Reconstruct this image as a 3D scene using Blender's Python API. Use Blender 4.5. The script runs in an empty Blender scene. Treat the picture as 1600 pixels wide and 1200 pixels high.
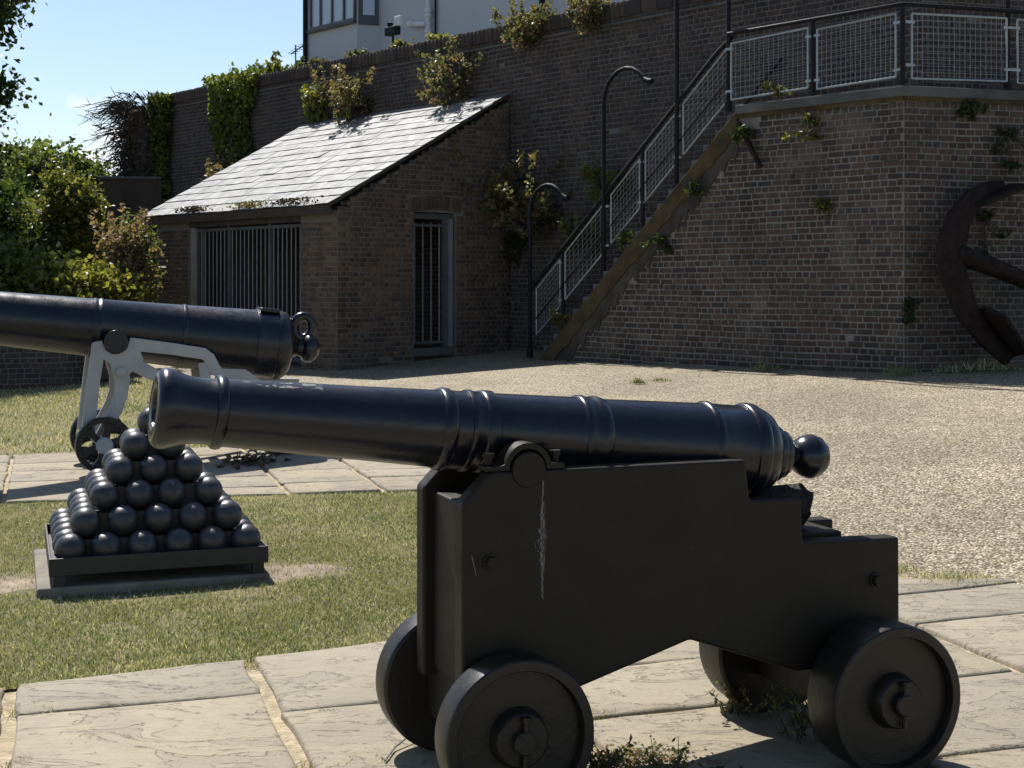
import bpy, bmesh, math, random
import numpy as np
from mathutils import Matrix, Vector
R = math.radians
random.seed(7); rng = np.random.default_rng(7)
S = bpy.context.scene
COL = S.collection

# ------------------------------------------------------------------ camera, sky, sun, exposure
cd = bpy.data.cameras.new('camera'); cam = bpy.data.objects.new('camera', cd); COL.objects.link(cam)
cd.sensor_width = 36; cd.lens = 36 * 2220 / 1600; cd.shift_y = -(600 - 437) / 1600
cd.clip_start = .1; cd.clip_end = 2000
cam.location = (0, 0, 1.6); cam.rotation_euler = (R(90), 0, 0)
S.camera = cam
SUN_AZ, SUN_EL = -28.0, 52.0           # degrees right of +Y, above the horizon
W = bpy.data.worlds.new('World'); S.world = W; W.use_nodes = True
wn, wl = W.node_tree.nodes, W.node_tree.links
bg = wn['Background']; sky = wn.new('ShaderNodeTexSky'); sky.sky_type = 'NISHITA'; sky.sun_disc = False
sky.sun_elevation = R(SUN_EL); sky.sun_rotation = R(SUN_AZ); sky.altitude = 5
sky.air_density = 1.0; sky.dust_density = .5; sky.ozone_density = 2.2
bg.inputs[1].default_value = .086
# a few low fair-weather clouds
tc = wn.new('ShaderNodeTexCoord'); sx = wn.new('ShaderNodeSeparateXYZ'); wl.new(tc.outputs['Generated'], sx.inputs[0])
mp = wn.new('ShaderNodeMapping'); mp.inputs['Scale'].default_value = (7, 7, 16); mp.inputs['Location'].default_value = (1.3, .4, .2)
wl.new(tc.outputs['Generated'], mp.inputs[0])
nz = wn.new('ShaderNodeTexNoise'); nz.inputs['Scale'].default_value = 1.6; nz.inputs['Detail'].default_value = 7; wl.new(mp.outputs[0], nz.inputs[0])
cr = wn.new('ShaderNodeMapRange'); cr.inputs[1].default_value = .57; cr.inputs[2].default_value = .70; pass
lo = wn.new('ShaderNodeMapRange'); lo.inputs[1].default_value = .10; lo.inputs[2].default_value = .19; lo.inputs[3].default_value = 1; lo.inputs[4].default_value = 0
wl.new(sx.outputs[2], lo.inputs[0])
vd = wn.new('ShaderNodeVectorMath'); vd.operation = 'DISTANCE'; wl.new(tc.outputs['Generated'], vd.inputs[0]); vd.inputs[1].default_value = Vector((-.285, 1, .088)).normalized()
vm = wn.new('ShaderNodeMapRange'); vm.inputs[1].default_value = .005; vm.inputs[2].default_value = .055; vm.inputs[3].default_value = .20; vm.inputs[4].default_value = 0; wl.new(vd.outputs['Value'], vm.inputs[0])
va = wn.new('ShaderNodeMath'); va.operation = 'ADD'; wl.new(nz.outputs[0], va.inputs[0]); wl.new(vm.outputs[0], va.inputs[1])
wl.new(va.outputs[0], cr.inputs[0]); ml = wn.new('ShaderNodeMath'); ml.operation = 'MULTIPLY'; wl.new(cr.outputs[0], ml.inputs[0]); wl.new(lo.outputs[0], ml.inputs[1])
mxc = wn.new('ShaderNodeMix'); mxc.data_type = 'RGBA'; wl.new(ml.outputs[0], mxc.inputs[0]); wl.new(sky.outputs[0], mxc.inputs[6])
mxc.inputs[7].default_value = (9.0, 9.3, 9.8, 1); wl.new(mxc.outputs[2], bg.inputs[0])
sd = bpy.data.lights.new('sun', 'SUN'); sd.energy = 5.0; sd.angle = R(.53); sd.color = (1, .965, .91)
sun = bpy.data.objects.new('sun', sd); COL.objects.link(sun)
_a, _e = R(SUN_AZ), R(SUN_EL)
sdir = Vector((math.sin(_a) * math.cos(_e), math.cos(_a) * math.cos(_e), math.sin(_e)))
sun.rotation_euler = sdir.to_track_quat('Z', 'Y').to_euler(); sun.location = (-8, 16, 22)
vs = S.view_settings; vs.view_transform = 'Standard'; vs.look = 'None'; vs.exposure = 0.55; vs.gamma = 1
S.cycles.max_bounces = 6; S.cycles.use_denoising = True

# ------------------------------------------------------------------ helpers
def gz(X, Y):
    X = np.clip(X, -9, 8); Y = np.clip(Y, 0, 27)
    t = np.clip((Y - 5.5) / 5.5, 0, 1); k = t * t * (3 - 2 * t)
    return k * (.0254 * (Y - 5) + .0545 * X) - .03

def new(name, data=None, parent=None, loc=None, rotz=None):
    o = bpy.data.objects.new(name, data); COL.objects.link(o)
    if parent: o.parent = parent
    if loc is not None: o.location = loc
    if rotz is not None: o.rotation_euler = (0, 0, rotz)
    return o
def tag(o, label, cat, group=None):
    o['label'] = label; o['category'] = cat
    if group: o['group'] = group
    return o
def thing(name, label, cat, loc=(0, 0, 0), yaw=0, group=None):
    return tag(new(name, None, None, loc, R(yaw)), label, cat, group)
def kind(o, k): o['kind'] = k; return o

class MB:
    def __init__(s): s.v = []; s.f = []
    def add(s, vs, fs):
        n = len(s.v); s.v += [tuple(p) for p in vs]; s.f += [tuple(i + n for i in f) for f in fs]; return s
    def box(s, x0, x1, y0, y1, z0, z1):
        v = [(x, y, z) for x in (x0, x1) for y in (y0, y1) for z in (z0, z1)]
        return s.add(v, [(0, 1, 3, 2), (4, 6, 7, 5), (0, 4, 5, 1), (2, 3, 7, 6), (0, 2, 6, 4), (1, 5, 7, 3)])
    def prism(s, poly, v0, v1, axis='y'):
        """poly in (u,w) extruded v0..v1 along y (or poly in (x,y) along z)"""
        n = len(poly)
        if axis == 'y': v = [(p[0], v0, p[1]) for p in poly] + [(p[0], v1, p[1]) for p in poly]
        else: v = [(p[0], p[1], v0) for p in poly] + [(p[0], p[1], v1) for p in poly]
        f = [tuple(range(n)), tuple(range(2 * n - 1, n - 1, -1))] + [(i, i + n, (i + 1) % n + n, (i + 1) % n) for i in range(n)]
        return s.add(v, f)
    def bar(s, p, q, w, d, up=(0, 0, 1)):
        p, q = Vector(p), Vector(q); t = (q - p).normalized(); u = Vector(up)
        if abs(t.dot(u)) > .98: u = Vector((0, 1, 0))
        a = t.cross(u).normalized() * w / 2; b = a.cross(t).normalized() * d / 2
        v = [e + i * a + j * b for e in (p, q) for i in (-1, 1) for j in (-1, 1)]
        return s.add(v, [(0, 1, 3, 2), (4, 6, 7, 5), (0, 4, 5, 1), (2, 3, 7, 6), (0, 2, 6, 4), (1, 5, 7, 3)])
    def lathe(s, prof, n=32, axis='x', c=(0, 0, 0), cap=True):
        """prof: list of (pos along axis, radius)"""
        rings = []; v = []
        for a, r in prof:
            if r < 1e-5: rings.append([len(v)]); v.append((a, 0, 0)); continue
            rings.append(list(range(len(v), len(v) + n)))
            for i in range(n): t = 2 * math.pi * i / n; v.append((a, r * math.cos(t), r * math.sin(t)))
        f = []
        for A, B in zip(rings, rings[1:]):
            for i in range(n):
                j = (i + 1) % n
                if len(A) == 1 and len(B) == 1: continue
                if len(A) == 1: f.append((A[0], B[j], B[i]))
                elif len(B) == 1: f.append((A[i], A[j], B[0]))
                else: f.append((A[i], A[j], B[j], B[i]))
        if cap:
            if len(rings[0]) > 1: f.append(tuple(reversed(rings[0])))
            if len(rings[-1]) > 1: f.append(tuple(rings[-1]))
        if axis == 'y': v = [(p[1], p[0], p[2]) for p in v]; f = [tuple(reversed(q)) for q in f]
        if axis == 'z': v = [(p[1], p[2], p[0]) for p in v]
        return s.add([(p[0] + c[0], p[1] + c[1], p[2] + c[2]) for p in v], f)
    def tube(s, pts, r, n=8, cap=True):
        pts = [Vector(p) for p in pts]; rs = r if hasattr(r, '__len__') else [r] * len(pts)
        t0 = (pts[1] - pts[0]).normalized(); ref = Vector((0, 0, 1)) if abs(t0.z) < .9 else Vector((1, 0, 0))
        a = t0.cross(ref).normalized(); rings = []; v = []
        for i, p in enumerate(pts):
            t = (pts[min(i + 1, len(pts) - 1)] - pts[max(i - 1, 0)]).normalized()
            a = (a - a.dot(t) * t).normalized(); b = t.cross(a)
            rings.append(range(len(v), len(v) + n))
            for k in range(n): g = 2 * math.pi * k / n; v.append(p + rs[i] * (a * math.cos(g) + b * math.sin(g)))
        f = [(A[k], A[(k + 1) % n], B[(k + 1) % n], B[k]) for A, B in zip(rings, rings[1:]) for k in range(n)]
        if cap: f += [tuple(reversed(rings[0])), tuple(rings[-1])]
        return s.add(v, f)
    def mesh(s, name, m, smooth=None):
        me = bpy.data.meshes.new(name); me.from_pydata(s.v, [], s.f); me.materials.append(m)
        bm = bmesh.new(); bm.from_mesh(me); bmesh.ops.recalc_face_normals(bm, faces=bm.faces); bm.to_mesh(me); bm.free()
        if smooth is not None:
            me.polygons.foreach_set('use_smooth', [True] * len(me.polygons)); me.set_sharp_from_angle(angle=R(smooth))
        me.update(); return me
    def build(s, name, m, parent=None, smooth=None, bevel=0, loc=None, rotz=None, seg=2):
        o = new(name, s.mesh(name, m, smooth), parent, loc, rotz)
        if bevel:
            b = o.modifiers.new('bevel', 'BEVEL'); b.width = bevel; b.segments = seg; b.limit_method = 'ANGLE'; b.angle_limit = R(35)
        return o

def np_mesh(name, V, F, m, tone=None, smooth=False):
    """V (n,3), F (m,k) arrays -> mesh, per-face float attribute tone"""
    me = bpy.data.meshes.new(name); k = F.shape[1]
    me.vertices.add(len(V)); me.vertices.foreach_set('co', np.ascontiguousarray(V, dtype=np.float32).ravel())
    me.loops.add(F.size); me.loops.foreach_set('vertex_index', np.ascontiguousarray(F, dtype=np.int32).ravel())
    me.polygons.add(len(F)); me.polygons.foreach_set('loop_start', np.arange(0, F.size, k, dtype=np.int32))
    me.update(calc_edges=True); me.materials.append(m)
    if smooth: me.polygons.foreach_set('use_smooth', np.ones(len(F), bool))
    if tone is not None:
        at = me.attributes.new('tone', 'FLOAT', 'FACE'); at.data.foreach_set('value', np.ascontiguousarray(tone, dtype=np.float32))
    me.validate(); return me

# ------------------------------------------------------------------ materials
class NT:
    def __init__(s, name):
        s.m = bpy.data.materials.new(name); s.m.use_nodes = True; s.n = s.m.node_tree.nodes; s.l = s.m.node_tree.links
        s.b = s.n['Principled BSDF']; s.out = s.n['Material Output']
    def node(s, t, **kw):
        n = s.n.new(t)
        for k, v in kw.items():
            if k.startswith('i_'):
                key = k[2:]; n.inputs[int(key) if key.isdigit() else key].default_value = v
            else: setattr(n, k, v)
        return n
    def link(s, a, b): s.l.new(a, b)
    def coord(s, which='Object', scale=None):
        if which == 'World': o = s.node('ShaderNodeNewGeometry').outputs['Position']
        else: o = s.node('ShaderNodeTexCoord').outputs[which]
        if scale:
            m = s.node('ShaderNodeMapping'); m.inputs['Scale'].default_value = scale; s.link(o, m.inputs[0]); o = m.outputs[0]
        return o
    def noise(s, co, scale, detail=4, rough=.55, dist=0):
        n = s.node('ShaderNodeTexNoise'); n.inputs['Scale'].default_value = scale; n.inputs['Detail'].default_value = detail
        n.inputs['Roughness'].default_value = rough; n.inputs['Distortion'].default_value = dist; s.link(co, n.inputs[0]); return n.outputs[0]
    def voro(s, co, scale, feature='F1', out=0):
        n = s.node('ShaderNodeTexVoronoi'); n.feature = feature; n.inputs['Scale'].default_value = scale; s.link(co, n.inputs[0]); return n.outputs[out]
    def rng(s, v, a, b, c=0, d=1):
        n = s.node('ShaderNodeMapRange'); s.link(v, n.inputs[0])
        for i, x in enumerate((a, b, c, d)): n.inputs[i + 1].default_value = x
        return n.outputs[0]
    def mix(s, f, A, B, mode='MIX'):
        n = s.node('ShaderNodeMix'); n.data_type = 'RGBA'; n.blend_type = mode
        for x, i in ((f, 0), (A, 6), (B, 7)):
            if isinstance(x, (int, float)): n.inputs[i].default_value = x
            elif isinstance(x, tuple): n.inputs[i].default_value = (*x[:3], 1)
            else: s.link(x, n.inputs[i])
        return n.outputs[2]
    def math(s, op, a, b=None):
        n = s.node('ShaderNodeMath', operation=op)
        for x, i in ((a, 0), (b, 1)):
            if x is None: continue
            if isinstance(x, (int, float)): n.inputs[i].default_value = x
            else: s.link(x, n.inputs[i])
        return n.outputs[0]
    def ramp(s, v, stops, interp='LINEAR'):
        n = s.node('ShaderNodeValToRGB'); n.color_ramp.interpolation = interp; e = n.color_ramp.elements
        while len(e) < len(stops): e.new(.5)
        for x, (p, c) in zip(e, stops): x.position = p; x.color = (*c[:3], 1)
        s.link(v, n.inputs[0]); return n.outputs[0]
    def bump(s, h, strength=.4, dist=.01):
        n = s.node('ShaderNodeBump'); n.inputs['Strength'].default_value = strength; n.inputs['Distance'].default_value = dist
        s.link(h, n.inputs['Height']); s.link(n.outputs[0], s.b.inputs['Normal']); return n
    def col(s, c):
        if isinstance(c, tuple): s.b.inputs['Base Color'].default_value = (*c[:3], 1)
        else: s.link(c, s.b.inputs['Base Color'])
    def rough(s, r):
        if isinstance(r, (int, float)): s.b.inputs['Roughness'].default_value = r
        else: s.link(r, s.b.inputs['Roughness'])
    def rand(s):
        """one number per brick / blade / leaf: face attribute plus object random"""
        a = s.node('ShaderNodeAttribute', attribute_name='tone').outputs['Fac']; o = s.node('ShaderNodeObjectInfo').outputs['Random']
        return s.math('FRACT', s.math('ADD', a, o))

def simple(name, c, rough=.6, var=.25, scale=6, bump=.15, bscale=60, bdist=.003, metal=0, spec=.5, co='Object'):
    t = NT(name); k = t.coord(co)
    n = t.noise(k, scale, 5)
    lo = tuple(x * (1 - var) for x in c); hi = tuple(min(1, x * (1 + var)) for x in c)
    t.col(t.ramp(n, [(.3, lo), (.7, hi)])); t.rough(t.rng(t.noise(k, scale * 2.3, 3), .3, .7, max(0, rough - .1), min(1, rough + .1)))
    t.b.inputs['Metallic'].default_value = metal; t.b.inputs['Specular IOR Level'].default_value = spec
    if bump: t.bump(t.noise(k, bscale, 4), bump, bdist)
    return t.m

def paint_black(name, c=(.012, .013, .016), rough=.32, chips=None, spec=.5, rust=.25, bmp=.24, dust=(.10, .095, .08), bs=90):
    t = NT(name); k = t.coord('Object')
    n = t.noise(k, 5, 6, .65); base = t.mix(t.rng(n, .35, .75, 0, .55), c, tuple(x * 1.9 for x in c))
    sp = t.rng(t.noise(k, 38, 5, .7), .66, .74); base = t.mix(t.math('MULTIPLY', sp, .35), base, dust)
    r = t.rng(t.noise(k, 11, 5, .7), .3, .75, rough - .06, rough + .09)
    if chips:
        x0, x1, zc = chips
        s3 = t.node('ShaderNodeSeparateXYZ'); t.link(k, s3.inputs[0])
        m = t.math('MULTIPLY', t.rng(s3.outputs[0], x0, x0 + .05), t.rng(s3.outputs[0], x1 - .05, x1, 1, 0))
        m = t.math('MULTIPLY', m, t.rng(s3.outputs[2], zc, zc + .012)); kk = t.coord('Object', (13, 24, 24))
        m = t.math('MULTIPLY', m, t.rng(t.noise(kk, 2.2, 6, .6), .565, .60)); base = t.mix(m, base, (.17, .17, .155)); 
        mm = t.node('ShaderNodeMix'); t.link(m, mm.inputs[0]); t.link(r, mm.inputs[2]); mm.inputs[3].default_value = .75; r = mm.outputs[0]
    rs = t.math('MULTIPLY', t.rng(t.noise(k, 7, 6, .75), .60, .74), rust)
    base = t.mix(rs, base, (.055, .032, .02))
    t.col(base); t.rough(r); t.b.inputs['Specular IOR Level'].default_value = spec
    t.bump(t.math('ADD', t.noise(k, bs, 4, .6), t.math('MULTIPLY', t.noise(k, 18, 3), 1.6)), bmp, .005)
    return t.m

def brick_mat(name, stops, lime=.35, soot=0.0, green=.0):
    t = NT(name); k = t.coord('World'); r = t.rand()
    c = t.ramp(r, stops, 'CONSTANT')
    c = t.mix(.55, c, t.ramp(t.noise(k, 26, 5, .7), [(.25, (.35, .35, .35)), (.75, (.75, .75, .75))]), 'OVERLAY')
    lm = t.math('MAXIMUM', t.rng(t.noise(k, .9, 6, .62, .4), .56, .66, 0, lime), t.rng(t.noise(t.coord('World', (2.2, 2.2, .5)), 1.1, 6, .7), .62, .70, 0, lime * .9)); c = t.mix(lm, c, (.15, .135, .115))
    st = t.rng(t.noise(t.coord('World', (1.6, 1.6, .45)), 1.3, 5, .6), .45, .72, 0, .75); c = t.mix(st, c, (.028, .025, .023))
    if green: c = t.mix(t.rng(t.noise(k, 1.7, 5, .65), .58, .7, 0, green), c, (.05, .06, .02))
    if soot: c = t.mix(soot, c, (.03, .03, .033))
    t.col(c); t.rough(.88); t.b.inputs['Specular IOR Level'].default_value = .25
    t.bump(t.noise(k, 95, 5, .7), .5, .006); return t.m

BR = [(0, (.072, .052, .042)), (.14, (.090, .063, .049)), (.3, (.058, .046, .041)), (.42, (.100, .070, .051)), (.56, (.076, .056, .046)),
      (.68, (.104, .066, .050)), (.78, (.050, .043, .042)), (.88, (.092, .075, .058)), (.985, (.12, .102, .068))]
BRH = [(0, (.100, .066, .046)), (.18, (.130, .084, .056)), (.36, (.084, .058, .044)), (.5, (.145, .093, .062)), (.68, (.110, .073, .052)), (.82, (.152, .102, .069)), (.93, (.072, .054, .047))]
M = {}
M['brick_bastion'] = brick_mat('bastion brick', BR, .6, .0, .30)
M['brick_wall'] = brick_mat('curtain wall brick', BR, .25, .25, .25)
M['brick_hut'] = brick_mat('hut brick', BRH, .2, .0, .1)
def mortar(name, c):
    t = NT(name); k = t.coord('World'); n = t.noise(k, 2.1, 6, .65)
    t.col(t.mix(t.rng(t.noise(k, 1.1, 5, .6), .52, .7, 0, .7), t.ramp(n, [(.3, tuple(x * .7 for x in c)), (.7, c)]), tuple(x * .5 for x in c)))
    t.rough(.95); t.bump(t.noise(k, 80, 5, .7), .5, .006); return t.m
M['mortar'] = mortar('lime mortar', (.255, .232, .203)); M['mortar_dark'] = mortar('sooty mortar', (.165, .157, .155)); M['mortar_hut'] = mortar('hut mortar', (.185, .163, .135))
M['gun'] = paint_black('glossy black gun paint', (.006, .0068, .0105), .23, bmp=.10, rust=.1, chips=(-.86, -.60, .084))
M['gun_plain'] = paint_black('black gun paint', (.0055, .0072, .012), .27, bmp=.12, rust=.12)
M['carriage'] = paint_black('dark carriage paint', (.0130, .0102, .0058), .52, bs=60, spec=.28)
M['wheelpaint'] = paint_black('wheel paint', (.0125, .0105, .0072), .40, bs=60, spec=.42)
M['ball'] = paint_black('cannonball paint', (.030, .032, .037), .38, bs=45, rust=.8)
M['tray'] = paint_black('tray paint', (.018, .018, .017), .5)
M['grey'] = simple('grey carriage paint', (.36, .37, .37), .5, .14, 5, .12)
M['rust'] = simple('rusted iron', (.022, .014, .012), .85, .5, 9, .6, 40, .01, spec=.2)
M['streak'] = simple('pale dropping', (.20, .20, .185), .8, .3, 60, .3)
M['smear'] = simple('grey smear', (.030, .030, .028), .35, .4, 80, .3)
M['galv'] = simple('galvanised steel', (.32, .36, .37), .45, .15, 10, .05, metal=.5)
M['wire'] = simple('galvanised wire', (.30, .33, .34), .5, .1, 10, 0, metal=.4)
M['post'] = paint_black('black post paint', (.008, .009, .012), .6, spec=.2)
M['bars'] = simple('pale grey bar paint', (.19, .215, .24), .5, .15, 8, .05)
M['frame'] = simple('weathered grey timber', (.085, .09, .095), .75, .3, 5, .25)
M['jamb'] = simple('pale stone jamb', (.26, .24, .205), .85, .25, 4, .3)
M['timber'] = simple('dark eave timber', (.05, .043, .036), .8, .3, 5, .3)
M['log'] = simple('charred log', (.014, .012, .010), .85, .6, 20, 1.0, 30, .03)
M['concrete'] = simple('weathered concrete', (.095, .097, .09), .9, .35, 2.2, .5, 70, .006, co='World')
M['step'] = simple('grey stone step', (.11, .115, .11), .9, .35, 3, .5, 70, .006, co='World')
M['oldrender'] = simple('crumbling brown render', (.062, .052, .040), .95, .5, 3.5, .8, 30, .02, co='World')
M['plinth'] = simple('pale plinth stone', (.19, .165, .13), .9, .3, 5, .5, 60, .006)
M['white'] = simple('white house render', (.48, .495, .515), .85, .05, .6, .15, 60, .003, co='World')
M['pipe'] = simple('white plastic pipe', (.62, .63, .63), .4, .05, 3, 0)
M['winframe'] = simple('grey window frame', (.07, .075, .085), .5, .15, 3, 0)
M['soil'] = simple('dry soil', (.25, .19, .135), .95, .35, 4, .6, 50, .02)
M['bark'] = simple('bark', (.075, .058, .045), .9, .35, 7, .7, 30, .02)
M['twig'] = simple('dry twigs', (.06, .052, .045), .9, .35, 7, .2)
M['moss'] = simple('moss', (.055, .055, .018), .95, .4, 20, .7, 60, .02)
def glassmat():
    t = NT('window glass'); t.col((.42, .48, .56)); t.rough(.08); t.b.inputs['Specular IOR Level'].default_value = .8  # pale blue base colour paints in the reflected sky
    return t.m
M['glass'] = glassmat()
def ochre():
    t = NT('mossy ochre render'); k = t.coord('World')
    n = t.noise(k, 2.6, 6, .65, .5); c = t.ramp(n, [(.28, (.022, .020, .012)), (.42, (.055, .038, .016)), (.56, (.095, .062, .026)), (.72, (.08, .068, .05))])
    c = t.mix(t.rng(t.noise(k, 9, 5, .7), .55, .7, 0, .8), c, (.035, .035, .018)); t.col(c); t.rough(.95)
    t.bump(t.math('ADD', t.noise(k, 30, 5, .7), t.math('MULTIPLY', t.noise(k, 6, 4), 2)), .7, .02); return t.m
M['ochre'] = ochre()
def slate():
    t = NT('roof slate'); k = t.coord('World'); r = t.node('ShaderNodeObjectInfo').outputs['Random']
    c = t.ramp(r, [(0, (.10, .10, .105)), (.25, (.17, .17, .167)), (.5, (.135, .132, .127)), (.75, (.21, .21, .205)), (1, (.095, .10, .105))])
    c = t.mix(t.rng(t.noise(k, 3.5, 6, .7), .45, .7, 0, .6), c, (.20, .20, .185)); c = t.mix(t.rng(t.noise(k, 14, 5, .7), .6, .7, 0, .7), c, (.12, .115, .085))
    t.col(c); t.rough(t.rng(t.noise(k, 5, 5), .3, .7, .58, .74)); t.b.inputs['Specular IOR Level'].default_value = .38
    t.bump(t.noise(k, 24, 5, .6), .35, .006); return t.m
M['slate'] = slate()
def gravel():
    t = NT('resin bound gravel'); k = t.coord('World')
    v = t.node('ShaderNodeTexVoronoi'); v.inputs['Scale'].default_value = 62; t.link(k, v.inputs[0])
    s3 = t.node('ShaderNodeSeparateColor'); t.link(v.outputs['Color'], s3.inputs[0])
    c = t.ramp(s3.outputs[0], [(0, (.10, .073, .042)), (.2, (.24, .18, .10)), (.45, (.39, .31, .19)), (.68, (.50, .415, .275)), (.86, (.74, .65, .47)), (1, (.16, .11, .06))])
    c = t.mix(t.rng(v.outputs['Distance'], .38, .75, 0, .85), c, (.06, .045, .03))  # shade between the stones painted in as darker gaps
    big = t.rng(t.noise(k, .55, 6, .6, .3), .36, .66, .70, 1.08); bc = t.node('ShaderNodeCombineColor')
    for i in range(3): t.link(big, bc.inputs[i])
    c = t.mix(1.0, c, bc.outputs[0], 'MULTIPLY')
    c = t.mix(t.rng(t.noise(t.coord('World', (1.0, 2.0, 1)), 1.5, 7, .72), .54, .70, 0, .45), c, (.16, .13, .09))
    t.col(c); t.rough(.75); t.b.inputs['Specular IOR Level'].default_value = .35
    t.bump(t.math('SUBTRACT', 1.0, v.outputs['Distance']), 1.0, .009); return t.m
M['gravel'] = gravel()
def flag():
    t = NT('sandstone flag'); k = t.coord('World'); r = t.node('ShaderNodeObjectInfo').outputs['Random']
    c = t.ramp(r, [(0, (.27, .225, .155)), (.35, (.315, .265, .185)), (.7, (.29, .25, .185)), (1, (.335, .28, .195))])
    lam = t.noise(t.coord('World', (1, 2.2, 1)), 2.4, 7, .62, 1.2)
    plate = t.rng(lam, .53, .545); c = t.mix(t.math('MULTIPLY', plate, .38), c, (.235, .205, .155))
    plate2 = t.rng(lam, .36, .375, 1, 0); c = t.mix(t.math('MULTIPLY', plate2, .30), c, (.42, .36, .265))
    c = t.mix(t.rng(t.noise(k, 16, 6, .75), .52, .72, 0, .5), c, (.17, .145, .11))
    c = t.mix(t.rng(t.voro(k, 9), .0, .16, .55, 0), c, (.33, .32, .28)); c = t.mix(t.rng(t.noise(k, 1.3, 6, .7), .5, .72, 0, .55), c, (.15, .135, .11))
    t.col(c); t.rough(.82); t.b.inputs['Specular IOR Level'].default_value = .3
    h = t.math('ADD', t.math('MULTIPLY', plate, -1.6), t.math('ADD', t.math('MULTIPLY', plate2, 1.0), t.math('ADD', t.math('MULTIPLY', t.noise(k, 55, 5, .7), .8), t.noise(t.coord('World', (1, 3, 1)), 7, 5))))
    t.bump(h, .8, .0075); return t.m
M['flag'] = flag()
M['joint'] = simple('cement joint', (.36, .29, .185), .95, .35, 14, .9, 45, .02, co='World')
def turf():
    t = NT('turf'); k = t.coord('World')
    c = t.ramp(t.noise(k, 1.1, 7, .7), [(.3, (.10, .105, .035)), (.48, (.20, .175, .08)), (.62, (.28, .225, .125)), (.75, (.13, .125, .05))])
    c = t.mix(t.rng(t.noise(k, 60, 4), .45, .7, 0, .6), c, (.05, .05, .02)); t.col(c); t.rough(.95); t.bump(t.noise(k, 70, 5, .7), .8, .02); return t.m
M['turf'] = turf()
def leafy(name, stops, trans=.55, rough=.45):
    t = NT(name); r = t.rand(); c = t.ramp(r, stops); t.col(c); t.rough(rough); t.b.inputs['Specular IOR Level'].default_value = .4
    tr = t.node('ShaderNodeBsdfTranslucent'); t.link(t.mix(1.0, c, (1.0, 1.0, .55), 'MULTIPLY'), tr.inputs[0])
    br = t.node('ShaderNodeMixShader'); br.inputs[0].default_value = trans; t.link(t.b.outputs[0], br.inputs[1]); t.link(tr.outputs[0], br.inputs[2])
    t.link(br.outputs[0], t.out.inputs[0]); return t.m
M['grass'] = leafy('grass blades', [(0, (.12, .165, .050)), (.3, (.19, .215, .085)), (.52, (.32, .305, .165)), (.75, (.53, .47, .32)), (1, (.78, .71, .54))], .42, .42)
M['leaf_dark'] = leafy('dark foliage', [(0, (.030, .050, .016)), (.6, (.055, .085, .024)), (1, (.085, .12, .035))])
M['leaf_mid'] = leafy('mid foliage', [(0, (.07, .10, .028)), (.6, (.13, .165, .045)), (1, (.20, .225, .07))])
M['leaf_yel'] = leafy('yellow green foliage', [(0, (.12, .145, .03)), (.6, (.22, .23, .05)), (1, (.33, .30, .08))])
M['leaf_olive'] = leafy('olive foliage', [(0, (.06, .08, .02)), (.5, (.12, .14, .035)), (.85, (.20, .20, .05)), (1, (.34, .31, .09))])
M['leaf_ivy'] = leafy('ivy', [(0, (.05, .075, .018)), (.5, (.13, .165, .035)), (1, (.27, .29, .06))])
M['leaf_brown'] = leafy('seeding valerian', [(0, (.09, .105, .045)), (.35, (.15, .15, .07)), (.65, (.25, .18, .11)), (1, (.34, .24, .17))])
M['leaf_dead'] = leafy('dead leaves', [(0, (.05, .035, .025)), (1, (.12, .085, .06))], .2)

# ------------------------------------------------------------------ ground, paths, lawns
PY = 18.0; pc, ps = math.cos(R(PY)), math.sin(R(PY))
def ab(a, b): return (a * pc - b * ps, a * ps + b * pc)          # paving grid (a along the path, b across) -> X, Y
def grid_sheet(name, xs, ys, mat, dz=0, f=None):
    V = []; nx, ny = len(xs), len(ys)
    for y in ys:
        for x in xs:
            X, Y = f(x, y) if f else (x, y); V.append((X, Y, float(gz(X, Y)) + dz))
    F = np.array([(j * nx + i, j * nx + i + 1, (j + 1) * nx + i + 1, (j + 1) * nx + i) for j in range(ny - 1) for i in range(nx - 1)])
    return new(name, np_mesh(name, np.array(V), F, mat, None, True))
xs = [-600, -150, -40, -20] + [x * .5 for x in range(-24, 25)] + [20, 40, 150, 600]
ys = [-600, -100, -20, -5] + [y * .5 for y in range(0, 61)] + [40, 80, 200, 600]
kind(grid_sheet('ground', xs, ys, M['gravel']), 'structure')

def b_top(a): return float(np.interp(a, [-4, -1.1, -.15, .8, 1.75, 2.75, 3.78, 4.3, 4.75, 6.0], [5.55, 5.8, 5.95, 6.08, 6.22, 6.42, 6.58, 6.58, 5.98, 4.6]))
def lo_far(a): return 11.15 - .48 * a
def up_far(a): return 14.0 - .47 * a
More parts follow.
